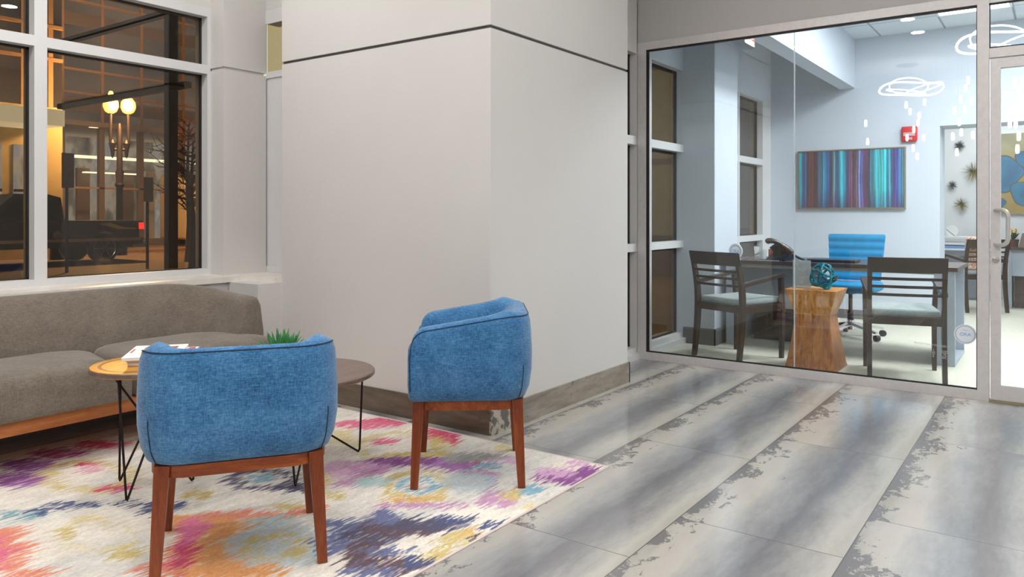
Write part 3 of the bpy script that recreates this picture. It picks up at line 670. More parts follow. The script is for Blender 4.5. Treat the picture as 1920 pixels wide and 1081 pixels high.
# ------------------------------------------------------------------ rug
BLOBS=[('e', 1.441, 3.701, 122.2, 16.9, 39.6, 'purple', 0),('e', 1.577, 3.85, 125.1, 27.8, 45.2, 'purple', 0),('e', 1.728, 3.933, 145.4, 49.4, 59.4, 'magenta', 0),
('e', 1.909, 3.915, 180.9, 71.3, 79.4, 'crimson', 0),('r', 1.657, 3.492, 32.1, -0.8, 10.7, 'ochre', 0.62),('e', 1.705, 3.569, 400.3, 45.6, 147.7, 'pinkl', 0),
('e', 1.648, 3.244, 591.8, 271.5, 271.7, 'crimson', 0),('e', 1.734, 3.654, 1091.7, 350.6, 455.5, 'crimson', 0),('e', 1.462, 3.169, 671.6, 395.6, 322.6, 'navy', 0),
('e', 1.647, 2.892, 352.4, 146.6, 165.2, 'navy', 0),('e', 1.582, 3.03, 1561.3, 818.1, 742.1, 'navy', 0),('e', 1.274, 3.248, 789.3, 456.9, 369.5, 'teal', 0),
('e', 1.353, 3.21, 1089.6, 284.1, 412.4, 'navy', 0),('e', 1.116, 2.95, 143.7, -33.5, 27.6, 'coral', 0),('e', 1.195, 3.091, 366.0, 32.8, 112.1, 'coral', 0),
('e', 1.09, 2.946, 465.4, -136.8, 76.0, 'pink', 0),('e', 1.097, 2.68, 618.7, 315.4, 278.0, 'coral', 0),('r', 1.365, 2.819, 81.8, -2.2, 27.9, 'ochrel', 0.72),
('e', 1.417, 2.987, 1060.9, 361.3, 447.6, 'ochrel', 0),('e', 1.303, 2.924, 1319.4, -137.6, 383.8, 'ochre', 0),('e', 1.351, 2.589, 445.7, 17.5, 170.0, 'ochre', 0),
('e', 1.56, 2.335, 29.0, -1.8, 13.8, 'orange', 0),('e', 1.642, 2.591, 81.1, 26.5, 39.0, 'orange', 0),('e', 1.807, 2.531, 315.4, 205.1, 161.6, 'coral', 0),
('e', 1.967, 2.398, 722.2, 376.2, 384.8, 'coral', 0),('e', 1.611, 2.593, 373.5, -164.9, 150.5, 'pinkv', 0),('e', 1.493, 2.451, 383.9, -154.1, 150.9, 'crimson', 0),
('e', 1.404, 2.336, 414.7, -122.2, 164.4, 'crimson', 0),('e', 1.541, 2.531, 463.6, -172.8, 183.6, 'pinkv', 0),('e', 1.472, 2.175, 271.6, 168.9, 138.2, 'orange', 0),
('e', 1.342, 2.388, 458.2, 170.1, 210.6, 'coral', 0),('e', 1.7, 2.229, 40.9, -5.3, 22.6, 'greyb', 0),('r', 1.686, 2.203, 114.3, -6.7, 63.0, 'ochre', 0.55),
('e', 1.684, 2.203, 442.6, -14.7, 243.0, 'greyb', 0),('r', 2.073, 2.821, 54.5, 4.6, 28.6, 'navy2', 0.55),('e', 2.084, 2.836, 374.5, 55.5, 196.0, 'blue', 0),
('e', 2.1, 2.612, 273.5, 35.7, 154.3, 'navy2', 0),('e', 1.799, 2.896, 509.8, -9.9, 225.8, 'ochre', 0),('e', 1.962, 2.48, 668.0, 368.1, 350.7, 'ochre', 0),
('e', 1.811, 2.438, 478.4, 240.6, 247.9, 'tealp', 0),('e', 1.951, 2.039, 87.1, -17.5, 63.9, 'navy2', 0),('e', 1.818, 1.927, 116.9, -36.5, 87.3, 'plum', 0),
('e', 1.811, 2.079, 263.4, -113.7, 181.8, 'navyl', 0),('e', 1.942, 2.171, 216.0, 36.8, 131.8, 'navyl', 0),('e', 2.051, 1.977, 117.8, 53.5, 70.3, 'plum', 0),
('e', 2.126, 1.912, 208.7, 123.4, 117.2, 'navy2', 0),('e', 2.088, 2.095, 267.1, -45.7, 203.3, 'navyl', 0),('e', 2.222, 1.863, 458.9, 232.4, 281.0, 'navy', 0),
('e', 1.823, 1.781, 210.2, 93.0, 125.4, 'plum', 0),('e', 1.889, 1.722, 397.4, 118.2, 267.0, 'navy', 0),('e', 1.873, 1.88, 639.2, 403.6, 342.8, 'navyl', 0),
('e', 1.74, 1.819, 538.1, 301.0, 296.1, 'navyl', 0),('e', 3.028, 2.605, 85.3, -29.3, 84.1, 'crimson', 0),('e', 3.059, 2.694, 179.1, -48.9, 166.1, 'crimson', 0),
('e', 2.985, 2.504, 413.8, -254.2, 474.3, 'crimson', 0),('e', 3.076, 3.026, 176.5, 86.9, 102.3, 'crimson', 0),('e', 2.961, 3.095, 84.6, 39.2, 48.5, 'pink', 0),
('e', 2.767, 2.808, 242.8, 39.4, 160.7, 'pink', 0),('r', 2.777, 2.658, 15.4, -1.1, 11.9, 'ochre', 0.76),('e', 2.87, 2.518, 340.9, -347.9, 425.7, 'ochre', 0),
('e', 2.695, 2.526, 297.2, 186.2, 161.6, 'ochre', 0),('e', 2.706, 3.025, 186.8, -120.4, 141.1, 'ochrel', 0),('a', 2.407, 2.211, 10.2, -0.0, 7.9, 'purple', 0.74),
('e', 2.611, 2.482, 147.9, 90.6, 80.9, 'purple', 0),('e', 2.707, 2.271, 116.3, 18.5, 90.5, 'purplel', 0),('e', 2.667, 2.069, 173.5, -27.1, 175.7, 'mauve', 0),
('e', 2.636, 2.03, 658.3, -240.3, 752.1, 'blue', 0),('r', 2.418, 2.22, 35.4, -6.0, 29.8, 'ochre', 0.62),('r', 2.415, 2.218, 102.8, -10.3, 84.0, 'blue', 0.5),
('e', 2.291, 2.118, 426.4, 268.5, 232.0, 'ochred', 0),('e', 2.249, 2.051, 619.5, 422.7, 325.4, 'mauve', 0),('e', 2.473, 1.836, 151.8, 9.4, 140.4, 'mauve', 0),
('e', 2.572, 2.068, 61.9, -14.1, 62.6, 'greyb', 0),('e', 2.565, 1.828, 269.2, -176.8, 391.9, 'ochre', 0),('e', 2.644, 1.789, 239.3, -34.3, 279.4, 'blue', 0),
('e', 2.489, 1.697, 878.5, -299.4, 1147.5, 'ochrel', 0),('e', 2.868, 1.765, 80.3, 18.7, 76.5, 'purple', 0),('e', 3.008, 1.724, 192.8, -18.9, 260.3, 'purple', 0),
('e', 2.899, 1.84, 123.3, 16.2, 125.2, 'mauvel', 0),('e', 3.069, 1.816, 366.0, 148.3, 298.3, 'mauvel', 0),('e', 3.056, 2.237, 263.7, -71.3, 304.3, 'ochrel', 0),
('e', 2.897, 2.136, 257.3, 111.8, 178.2, 'mauvel', 0),('e', 2.802, 2.189, 1077.0, -462.3, 1247.8, 'crimson', 0),('e', 2.782, 2.127, 407.0, 152.2, 291.1, 'blue', 0),
('e', 2.789, 2.313, 178.6, -9.6, 158.9, 'greyd', 0),('e', 2.877, 2.231, 186.3, 86.6, 122.3, 'greyd', 0),('e', 2.108, 1.738, 224.4, 53.6, 168.2, 'ochre', 0),
('e', 1.975, 1.704, 302.1, -56.4, 275.7, 'ochre', 0),('e', 2.168, 1.731, 651.4, 137.5, 510.4, 'ochred', 0),('e', 2.275, 1.721, 661.9, 5.1, 623.0, 'navy', 0),
('e', 2.151, 1.692, 1718.9, 413.7, 1334.4, 'navy2', 0),('e', 2.367, 2.647, 149.9, -71.1, 108.7, 'mauvel', 0),('e', 2.437, 2.547, 133.8, 19.4, 87.0, 'mauve', 0),
('e', 2.276, 2.477, 279.6, 57.0, 172.3, 'mauve', 0),('e', 2.13, 2.413, 671.2, -290.8, 472.6, 'ochre', 0),('e', 2.204, 2.582, 839.0, -665.9, 604.4, 'ochre', 0),
('e', 2.329, 2.402, 171.0, 16.2, 114.6, 'tealp', 0),('e', 1.859, 4.289, 66.0, 12.9, 24.1, 'ochrel', 0),('e', 1.648, 4.264, 134.2, 42.5, 51.1, 'magenta', 0),
('e', 1.618, 2.84, 1115.2, 574.6, 538.9, 'navy', 0)]

PAL = dict(purple=(128, 44, 134), purplel=(176, 110, 178), mauve=(196, 140, 180), mauvel=(214, 164, 200), magenta=(160, 40, 108), crimson=(206, 36, 92), pink=(222, 92, 130), pinkl=(226, 160, 178), pinkv=(222, 100, 150),
    ochre=(206, 182, 106), ochrel=(222, 204, 144), ochred=(218, 172, 96), navy=(44, 60, 112), navy2=(52, 48, 84), navyl=(88, 98, 144), plum=(74, 40, 56), blue=(120, 168, 190), teal=(110, 158, 172), tealp=(176, 204, 204), coral=(226, 130, 100), orange=(226, 150, 78), greyb=(186, 196, 198), greyd=(168, 168, 162))
RX0, RX1, RY0, RY1 = .02, 3.10, 1.68, 4.12
def rugcol(U, V):
    thr = np.floor(V/.006)
    j = (vnoise(U*0+thr*.37, thr*1.7, 1, 1, 11, 1)-.5)*.055 + (vnoise(U, V, 5, 150, 21, 2)-.5)*.13
    Uw = U+j; Vw = V+(vnoise(U, V, 5, 7, 31, 2)-.5)*.06
    c = np.empty(U.shape+(3,)); base = np.array((226, 219, 208.)); c[:] = base
    m_ = vnoise(U, V, 3, 6, 41, 4)[..., None]; c += (m_-.5)*np.array((-44, -30, -18.)) + (vnoise(U, V, 14, 60, 43, 2)[..., None]-.5)*28
    for k, bx_, by_, q0, q1, q2, col, inn in BLOBS:
        du = Uw-bx_; dv = Vw-by_; d = np.sqrt(np.maximum(0, du*du*q0+2*du*dv*q1+dv*dv*q2)); rag = (vnoise(U, V, 9, 140, int(bx_*100) & 63, 3)-.5)*.42
        d = d+rag
        a = np.clip((1.0-d)*7, 0, 1)
        if k in 'ra': a = a*np.clip((d-inn)*9, 0, 1)
        if k == 'a': a = a*np.clip((dv*.3+du*.95+.05)*6, 0, 1)
        wear = np.clip((vnoise(U, V, 16, 110, 7+int(by_*100) % 50, 2)-.26)*7, 0, 1)
        a = (a*(.42+.58*wear)*.97)[..., None]; c = c*(1-a)+np.array(PAL[col], float)*(a)
    c += (vnoise(U, V, 130, 130, 77, 1)[..., None]-.5)*22
    ed = np.minimum(np.minimum(U-RX0, RX1-U), np.minimum(V-RY0, RY1-V)) < .008
    c[ed] = (214, 200, 196)
    return c
rug = gridmesh('area_rug', np.linspace(RX0, RX1, 760), np.linspace(RY0, RY1, 610), lambda U, V: (U, V, U*0+.0040+(vnoise(U, V, 160, 160, 5, 1)-.5)*.0010), rugcol, M['rug'])
tag(rug, 'multicoloured ikat area rug in cream, ochre, pink, purple and navy under the seating', 'rug')
b = NB(); box(b, RX0-.006, RX1+.006, RY0-.006, RY0, 0.001, .0048); box(b, RX0-.006, RX1+.006, RY1, RY1+.006, 0.001, .0048); box(b, RX0-.006, RX0, RY0, RY1, 0.001, .0048); box(b, RX1, RX1+.006, RY0, RY1, .001, .0048)
obj('edge_binding', b, plain('rug_binding', (214, 198, 190), .9), rug)

# ------------------------------------------------------------------ office furniture
def guest_chair(label, cushion_mat):
    t = thing('guest_chair', label, 'chair', (0, 0, 0), 0, 'slat-back guest chairs')
    W2 = .232; wd = M['espresso']
    for sx in (-1, 1):
        pts = catmull([(0, -.275, 0), (0, -.245, .22), (0, -.232, .44), (0, -.248, .62), (0, -.305, .85)], 5); b = NB()
        for p, q in zip(pts, pts[1:]): pass
        R = []
        for i, p in enumerate(pts):
            tt = i/(len(pts)-1); d = .032+.018*math.sin(PI*min(1, tt*1.1)); w = .030
            R.append([b.verts.new((sx*W2+a*w/2, p.y+c_*d/2, p.z)) for a, c_ in ((-1, -1), (1, -1), (1, 1), (-1, 1))])
        b.faces.new(R[0]); b.faces.new(R[-1][::-1])
        for A, B in zip(R, R[1:]):
            for k in range(4): b.faces.new([A[k], A[(k+1) % 4], B[(k+1) % 4], B[k]])
        bev(b, .004, 2); obj('leg', b, wd, t)
        b = NB(); beam(b, (sx*W2, .225, 0), (sx*W2, .235, .40), .028, .030, .032, .040, side=(1, 0, 0)); beam(b, (sx*W2, .235, .40), (sx*(W2+.008), .205, .655), .032, .040, .030, .034, side=(1, 0, 0)); obj('leg', b, wd, t)
        b = beam(NB(), (sx*W2, -.262, .600), (sx*(W2+.010), .225, .668), .040, .030, .052, .026, side=(1, 0, 0)); bev(b, .005, 2); obj('armrest', b, wd, t)
    b = NB(); W3 = W2+.015
    def curved(z0, z1, y0, y1, th, bow):
        N = 10; R = []
        for k in range(N+1):
            x = -W3+2*W3*k/N; by = -bow*math.cos(PI*(x/W3)/2)
            R.append([b.verts.new((x, y0+by-th/2, z0)), b.verts.new((x, y0+by+th/2, z0)), b.verts.new((x, y1+by+th/2, z1)), b.verts.new((x, y1+by-th/2, z1))])
        b.faces.new(R[0]); b.faces.new(R[-1][::-1])
        for A, B in zip(R, R[1:]):
            for k in range(4): b.faces.new([A[k], A[(k+1) % 4], B[(k+1) % 4], B[k]])
    curved(.752, .858, -.280, -.308, .026, .022); obj('top_rail', b, wd, t)
    for z in (.585, .642, .698):
        b = NB(); yy = -.242-(z-.58)*.22; W3 = W2; curved(z, z+.020, yy, yy-.004, .014, .022); obj('slat', b, wd, t)
    b = NB(); box(b, -W2, W2, -.245, -.215, .385, .440); box(b, -W2, W2, .205, .235, .385, .440); box(b, -W2-.012, -W2+.012, -.23, .22, .385, .440); box(b, W2-.012, W2+.012, -.23, .22, .385, .440)
    obj('seat_frame', b, wd, t)
    obj('seat', rbox(-W2+.013, W2-.013, -.215, .245, .440, .492, .022, 4), cushion_mat, t, smooth=True, angle=80)
    return t
gc = guest_chair('dark slat-back guest chair at the left end of the desk, half turned', M['seatgrey'])
gc.location = (6.135, 2.115, 0); gc.rotation_euler = (0, 0, math.radians(-22)-PI/2)
dup(gc, (6.143, .922, 0), math.radians(14)-PI/2, 'dark slat-back guest chair with its back to the glass, right of the wooden block table')
dup(gc, (10.72, .84, 0), math.radians(35)-PI/2, 'dark slat-back guest chair in the rear office holding a patterned cushion')
t = thing('throw_pillow', 'cream and coral patterned pillow on the rear office chair', 'pillow', (10.72, .84, .49), math.radians(35)-PI/2)
bmp = rbox(-.2, .2, -.205, -.10, .005, .40, .045, 5)
for v in bmp.verts:
    v.co.y -= (v.co.z)*.12
obj('pillow_body', bmp, M['cushionpat'], t, smooth=True, angle=80)

# block side table
t = thing('block_table', 'hourglass side table of solid orange-brown wood behind the glass', 'side table', (6.085, 1.505, 0))
b = NB(); prev = None
for hw, z in ((.186, 0), (.178, .03), (.150, .20), (.128, .36), (.124, .395), (.132, .42), (.160, .50), (.186, .588), (.186, .590)):
    r = rrect(hw, hw, .012, 2); rg = [b.verts.new((x, y, z)) for x, y in r]
    if prev:
        for k in range(len(rg)): b.faces.new([prev[k], prev[(k+1) % len(rg)], rg[(k+1) % len(rg)], rg[k]])
    else: b.faces.new(rg[::-1])
    prev = rg
b.faces.new(prev); obj('block', b, M['blockwood'], t)
# orb
t = thing('knot_orb', 'teal glazed knotted ball ornament on the wooden block table', 'ornament', (6.03, 1.44, .59))
random.seed(11)
for k in range(5):
    ax = Vector((math.cos(k*2.39)*math.sin(.5+k*.42), math.sin(k*2.39)*math.sin(.5+k*.42), math.cos(.5+k*.42))).normalized(); s, u = frame_at(ax); N = 40; ph = random.uniform(0, 6)
    pts = []
    for j in range(N):
        a = 2*PI*j/N; r = .088+.007*math.sin(3*a+ph); q = (s*math.cos(a)+u*math.sin(a))*r+ax*(.026*math.sin(2*a+ph)); pts.append(q+Vector((0, 0, .098)))
    obj('loop', tube(NB(), pts, .0088, 8, closed=True), M['teal'], t, smooth=True)
# small acrylic sign
t = thing('sign_holder', 'small clear acrylic sign with grey card, left of the teal orb', 'sign', (6.10, 1.615, .59), math.radians(-PI*0+4))
obj('card', bx(-.002, .002, -.062, .062, .012, .205), plain('grey_card', (148, 154, 152), .4), t)
obj('acrylic', bx(-.006, -.0025, -.066, .066, .0, .210), M['acrylic'], t); obj('foot', bx(-.05, .03, -.066, .066, 0, .004), M['acrylic'], t)
RT = (PI/2, 0, -PI/2)
b = NB(); box(b, -.0075, -.006, .022, .034, .158, .188); obj('logo', b, M['greytext'], t)
text('lettering', 'coopr', .022, (-.0075, -.012, .173), RT, M['greytext'], t, .0004)
for z, w in ((.135, .03), (.128, .03), (.120, .012), (.105, .028), (.098, .028)): obj('text_line', bx(-.0075, -.006, -w-.003, w-.003, z, z+.004), M['greytext'], t)
obj('small_mark', bx(-.0075, -.006, -.014, .014, .03, .052), M['greytext'], t)

# desk
t = thing('office_desk', 'long desk with dark top and grey panel ends behind the glass', 'desk', (0, 0, 0))
DX0, DX1, DY0, DY1 = 6.62, 7.40, .62, 2.43
obj('desktop', bev(bx(DX0, DX1, DY0, DY1, .720, .750), .002, 1), M['deskwood'], t)
b = NB(); box(b, DX0+.02, DX0+.05, DY0+.02, DY0+.16, .0, .72); box(b, DX1-.08, DX1-.05, DY0+.02, DY0+.16, 0, .72); box(b, DX0+.05, DX1-.08, DY0+.02, DY0+.16, .0, .03); box(b, DX0+.05, DX1-.08, DY0+.14, DY0+.16, .03, .72); obj('end_panel', b, M['deskgrey'], t)
b = NB(); box(b, DX0+.02, DX0+.05, DY1-.10, DY1-.02, 0, .72); box(b, DX1-.08, DX1-.05, DY1-.10, DY1-.02, 0, .72); box(b, DX0+.05, DX1-.08, DY1-.05, DY1-.02, 0, .72); obj('end_panel', b, M['deskgrey'], t)
obj('under_rail', bx(DX0+.03, DX0+.05, DY0+.16, DY1-.10, .69, .72), plain('pale_rail', (150, 146, 138), .5), t)
obj('modesty_or_shade_panel', bx(7.05, 7.07, 1.72, DY1-.05, .30, .72), M['deskgrey'], t)  # grey panel standing in for the shade under the desktop
ped = obj('pedestal', bx(7.07, 7.34, 1.72, 2.30, .02, .60), M['espresso'], t)
# task chair
t = thing('task_chair', 'bright blue channelled task chair behind the desk', 'chair', (7.72, 1.60, 0), 0)
b = NB(); N = 30; R = []
for k in range(N+1):
    f = k/N; z = .52+.44*f; ch = .010*abs(math.sin(PI*f*6)); xx = .20+.07*f; wv = .255-.03*(1-f)-.012*(f > .97)
    R.append([b.verts.new((xx-.022-ch, -wv, z)), b.verts.new((xx+.02, -wv, z)), b.verts.new((xx+.02, wv, z)), b.verts.new((xx-.022-ch, wv, z)), b.verts.new((xx-.030-ch, wv*.5, z)), b.verts.new((xx-.032-ch, 0, z)), b.verts.new((xx-.030-ch, -wv*.5, z))])
b.faces.new(R[0]); b.faces.new(R[-1][::-1])
for A, B in zip(R, R[1:]):
    for k in range(7): b.faces.new([A[k], A[(k+1) % 7], B[(k+1) % 7], B[k]])
obj('backrest', b, M['taskblue'], t, smooth=True, angle=50)
obj('seat', rbox(-.26, .24, -.25, .25, .43, .51, .03, 4), M['taskblue'], t, smooth=True, angle=80)
obj('gas_lift', lathe(NB(), [(.028, .09), (.028, .24), (.018, .25), (.018, .40), (.06, .41), (.06, .43)], 20), M['black'], t, smooth=True)
obj('shaft_cover', lathe(NB(), [(.034, .07), (.034, .16)], 20), M['chrome'], t, smooth=True)
for k in range(5):
    a = math.radians(20+72*k); p = Vector((math.cos(a), math.sin(a), 0))
    bs = obj('base_arm', beam(NB(), p*.03+Vector((0, 0, .125)), p*.31+Vector((0, 0, .075)), .045, .030, .028, .018), M['chrome'], t)
    Tc = Matrix.Translation(p*.31+Vector((0, 0, .030))) @ Matrix.Rotation(a+PI/2, 4, 'Z') @ Matrix.Rotation(PI/2, 4, 'Y') @ Matrix.Translation((0, 0, -.022))
    obj('caster', lathe(NB(), [(.016, 0), (.028, .003), (.030, .02), (.030, .024), (.028, .041), (.016, .044)], 16, T=Tc), plain('caster_brown', (70, 54, 40), .4) if k == 0 else M['black'], t, smooth=True)
# things on the desk
ZD = .75
t = thing('round_plaque', 'round white plaque with blue letters at the left end of the desk', 'plaque', (6.70, 2.345, ZD), math.radians(-15))
Tp = Matrix.Translation((0, 0, .074)) @ Matrix.Rotation(-PI/2, 4, 'Y')
obj('disc', lathe(NB(), [(0, -.004), (.070, -.004), (.072, 0), (.070, .004), (0, .004)], 40, T=Tp), M['paper'], t, smooth=True)
obj('grey_ring', lathe(NB(), [(.046, .0042), (.047, .0050), (.056, .0050), (.058, .0042)], 40, T=Tp, cap=False), M['ringgrey'], t); obj('white_centre', lathe(NB(), [(0, .0058), (.046, .0058), (.046, .0042)], 40, T=Tp), M['paper'], t)
text('letters', 'ORA', .042, (-.0066, 0, .074), RT, M['ltblue'], t, .0005); obj('foot', bx(-.02, .03, -.03, .03, 0, .008), M['paper'], t)
t = thing('phone', 'brown-black desk phone with handset and coiled cord', 'telephone', (6.86, 2.00, ZD), math.radians(-8))
b = NB(); prism(b, [(-.10, 0), (.10, 0), (.10, .085), (-.10, .012)], -.085, .085, T=Matrix.Rotation(PI/2, 4, 'X')); bev(b, .006, 2)
obj('body', b, M['black'], t)
b = NB(); tube(b, catmull([(-.05, .105, .150), (-.045, .085, .168), (-.03, .045, .165), (-.005, .0, .140), (.02, -.045, .105), (.03, -.080, .075), (.03, -.095, .055)], 4), [.016, .026, .032, .034, .033, .031, .030, .028, .026, .026, .026, .026, .027, .028, .030, .032, .034, .035, .034, .033, .032, .030, .028, .024, .014], 14, sy=.8); obj('handset', b, M['brownplastic'], t, smooth=True)
obj('back_housing', bev(beam(NB(), (.035, .055, .065), (.035, -.005, .125), .085, .12, .085, .09, side=(1, 0, 0)), .012, 3), M['brownplastic'], t, smooth=True)
obj('highlight_strip', beam(NB(), (-.030, -.005, .165), (-.018, -.045, .128), .006, .003), M['pot'], t)  # pale strip standing in for a glint on the handset
obj('stand', beam(NB(), (.0, .02, .03), (0, .02, .13), .05, .10), M['black'], t)
cp = []
for k in range(150): f = k/149; a = f*2*PI*18; cp.append((.02+.05*f*0+.009*math.cos(a), -.085-.12*f, .055*(1-f)**1.4+.011+.009*math.sin(a)))
obj('cord', tube(NB(), cp, .0032, 5), M['black'], t, smooth=True)
t = thing('notebook', 'thin black folder lying under the phone', 'folder', (6.71, 2.06, ZD), math.radians(6)); obj('cover', bx(-.07, .07, -.11, .09, 0, .008), M['black'], t); obj('pages', bx(-.071, .06, -.105, .085, .002, .0065), M['paper'], t)
t = thing('cosmetic_tube', 'white-capped clear hand cream tube standing on the desk', 'tube', (6.80, 2.19, ZD))
b = NB(); R = []
for z, a, c_ in ((.03, .018, .018), (.06, .020, .014), (.10, .024, .006), (.118, .025, .002)): R.append([b.verts.new((c_*math.cos(2*PI*k/16), a*math.sin(2*PI*k/16), z)) for k in range(16)])
for A, B in zip(R, R[1:]):
    for k in range(16): b.faces.new([A[k], A[(k+1) % 16], B[(k+1) % 16], B[k]])
b.faces.new(R[0]); b.faces.new(R[-1][::-1]); obj('tube_body', b, M['paper'], t, smooth=True); obj('cap', lathe(NB(), [(.017, 0), (.018, .03)], 20), M['clearplastic'], t, smooth=True)
t = thing('cosmetic_tube', 'navy-topped clear tube standing behind the white tube', 'tube', (6.90, 2.22, ZD)); obj('tube_body', lathe(NB(), [(.020, .0), (.021, .07)], 16), M['clearplastic'], t); obj('cap', lathe(NB(), [(.022, .07), (.022, .118), (.020, .12)], 16), M['navy'], t, smooth=True)
t = thing('glass_cup', 'clear glass tumbler between the tubes and the phone', 'glass', (6.80, 2.135, ZD)); obj('cup_wall', lathe(NB(), [(.028, 0), (.033, .09), (.031, .09), (.026, .006), (0, .006)], 24), M['clearplastic'], t, smooth=True)
t = thing('pen', 'grey pen leaning against the tubes on the desk', 'pen', (6.76, 2.215, ZD)); obj('barrel', tube(NB(), [(0, .08, .004), (.02, -.09, .075)], .0035, 8), M['greymetal'], t)
t = thing('card_box', 'small orange card box behind the phone', 'box', (6.98, 2.10, ZD)); obj('box_body', bev(bx(-.02, .02, -.035, .035, 0, .09), .002, 1), M['orange'], t)
t = thing('laptop', 'closed dark laptop lying on the desk in front of the blue chair', 'laptop', (6.88, 1.56, ZD), math.radians(2))
obj('base', rbox(-.13, .13, -.19, .19, .003, .016, .004, 2), M['black'], t); obj('lid', rbox(-.13, .13, -.19, .19, .017, .024, .003, 2), M['laptop'], t)

# art, alarm on the back wall
t = thing('wall_art', 'long abstract painting of vertical teal, blue and purple stripes', 'painting', (9.05, 1.878, 1.54))
def artcol(U, V):
    S_ = [(0, (30, 150, 165)), (.03, (40, 170, 180)), (.05, (120, 130, 165)), (.08, (90, 110, 150)), (.10, (40, 20, 30)), (.12, (120, 60, 50)), (.14, (140, 70, 50)), (.16, (80, 30, 50)), (.19, (100, 50, 80)), (.21, (150, 160, 190)), (.24, (80, 170, 190)), (.27, (20, 120, 150)), (.31, (50, 70, 120)), (.33, (30, 20, 40)), (.35, (180, 200, 205)), (.37, (10, 60, 90)), (.40, (20, 140, 160)), (.44, (40, 160, 175)), (.47, (90, 120, 170)), (.50, (100, 60, 90)), (.54, (120, 80, 100)), (.58, (110, 90, 110)), (.60, (130, 150, 190)), (.63, (90, 60, 110)), (.66, (110, 40, 90)), (.68, (50, 40, 80)), (.70, (10, 100, 120)), (.74, (20, 140, 150)), (.78, (80, 180, 190)), (.83, (50, 170, 185)), (.87, (70, 150, 180)), (.90, (70, 60, 120)), (.93, (60, 60, 130)), (.95, (90, 150, 180)), (.98, (30, 140, 160)), (1, (60, 130, 160))]
    xs = [s[0] for s in S_]; f = (.555-U)/1.11; f = f+(vnoise(U, V, 22, 1.6, 3, 2)-.5)*.022; f = np.clip(np.round(f*110)/110*.8+f*.2, 0, 1)
    c = np.stack([np.interp(f, xs, [s[1][k] for s in S_]) for k in range(3)], -1); c += (vnoise(U, V, 60, 3, 8, 3)[..., None]-.5)*70
    lo = np.clip((-.12-V)*4, 0, 1)[..., None]*vnoise(U, V, 12, 2, 9, 2)[..., None]; c = c*(1-lo*.7)+np.array((90, 20, 60.))*lo*.7
    st_ = vnoise(np.floor(f*150)*.73, U*0, 1, 1, 19, 1)[..., None]; c = c*(.62+.62*st_)+26*(st_ > .8)
    c = (c-120)*1.30+112; m_ = c.mean(-1, keepdims=True); c = m_+(c-m_)*1.6
    return c*np.array((.74, .84, .80))
gridmesh('canvas', np.linspace(-.540, .540, 520), np.linspace(-.315, .315, 120), lambda U, V: (U*0-.032, U, V), artcol, M['art'], t)
b = NB(); box(b, -.04, 0, -.555, -.541, -.33, .33); box(b, -.04, 0, .541, .555, -.33, .33); box(b, -.04, 0, -.541, .541, .316, .33); box(b, -.04, 0, -.541, .541, -.33, -.316); box(b, -.028, 0, -.541, .541, -.316, .316); obj('art_frame', b, M['bronze'], t)
t = thing('fire_alarm', 'red fire alarm strobe on the office wall above the painting', 'fire alarm', (9.05, 1.288, 2.0))
obj('housing', rbox(-.055, 0, -.075, .075, -.08, .08, .015, 3), M['firered'], t, smooth=True); obj('strobe_lens', rbox(-.068, -.05, -.055, .055, -.025, .015, .006, 2), M['clearplastic'], t)
text('lettering', 'FIRE', .035, (-.057, 0, -.050), RT, M['paper'], t, .001)
for (y, z, r, mt, lab) in [(1.142, 2.12, .085, 'pewter', 'small dark starburst ornament, highest on the rear wall'), (.98, 1.744, .17, 'gold', 'largest brass starburst ornament on the rear wall'), (1.235, 1.562, .08, 'pewter', 'small dark starburst ornament left of the big brass one'), (1.123, 1.288, .12, 'gold', 'medium brass starburst ornament, lowest on the rear wall')]:
    t = thing('starburst', lab, 'wall ornament', (12.5, y, z), 0, 'starburst ornaments on the rear wall'); b = NB(); random.seed(int(z*100))
    for k in range(110):
        a = random.uniform(0, 2*PI); e = random.uniform(.05, 1.0); d = Vector((-math.sin(e)*.75, math.cos(e)*math.cos(a), math.cos(e)*math.sin(a))); tube(b, [(-.03, 0, 0), Vector((-.03, 0, 0))+d*r*random.uniform(.75, 1)], [.0022, .0008], 4)
    obj('spikes', b, M[mt], t); obj('hub', lathe(NB(), [(0, 0), (.016, 0), (.016, .02), (.02, .03), (0, .04)], 16, T=Matrix.Rotation(-PI/2, 4, 'Y')), M[mt], t, smooth=True)
t = thing('wall_art', 'ochre painting with large turquoise stone shapes, seen through the door glass', 'painting', (12.5, .10, 1.705))
def art2(U, V):
    c = np.empty(U.shape+(3,)); n = vnoise(U, V, 4, 4, 51, 3)[..., None]; top = np.clip((V-.05)*3, 0, 1)[..., None]; c[:] = np.array((204, 172, 84.)); c = c*(1-top)+np.array((196, 184, 138.))*top; c += (n-.5)*50
    Yw = U+.10; Zw = V+1.705
    for cy, cz, ry, rz, ph in [(.62, 1.71, .20, .245, .2), (.30, 1.90, .17, .135, .9), (.335, 1.43, .205, .165, .4), (-.05, 1.62, .19, .20, .7), (-.3, 1.9, .2, .2, 1.2), (-.32, 1.35, .18, .15, .1), (.70, 1.3, .10, .08, .5)]:
        a = np.arctan2(Zw-cz, Yw-cy); d = np.sqrt(((Yw-cy)/ry)**2+((Zw-cz)/rz)**2)*(1+.09*np.cos(3*a+ph*3)+.05*np.cos(5*a+ph)); m1 = (d < 1.06)[..., None]; m2 = (d < .99)[..., None]
        sh = np.array((10, 128, 176.))+(vnoise(U, V, 7, 7, int(ph*10), 3)[..., None]-.5)*np.array((50, 90, 70.)); c = np.where(m1, np.array((96, 78, 70.)), c); c = np.where(m2, sh, c)
    return c*.84
gridmesh('canvas', np.linspace(-.61, .62, 220), np.linspace(-.55, .55, 200), lambda U, V: (U*0-.034, U, V), art2, M['art'], t)
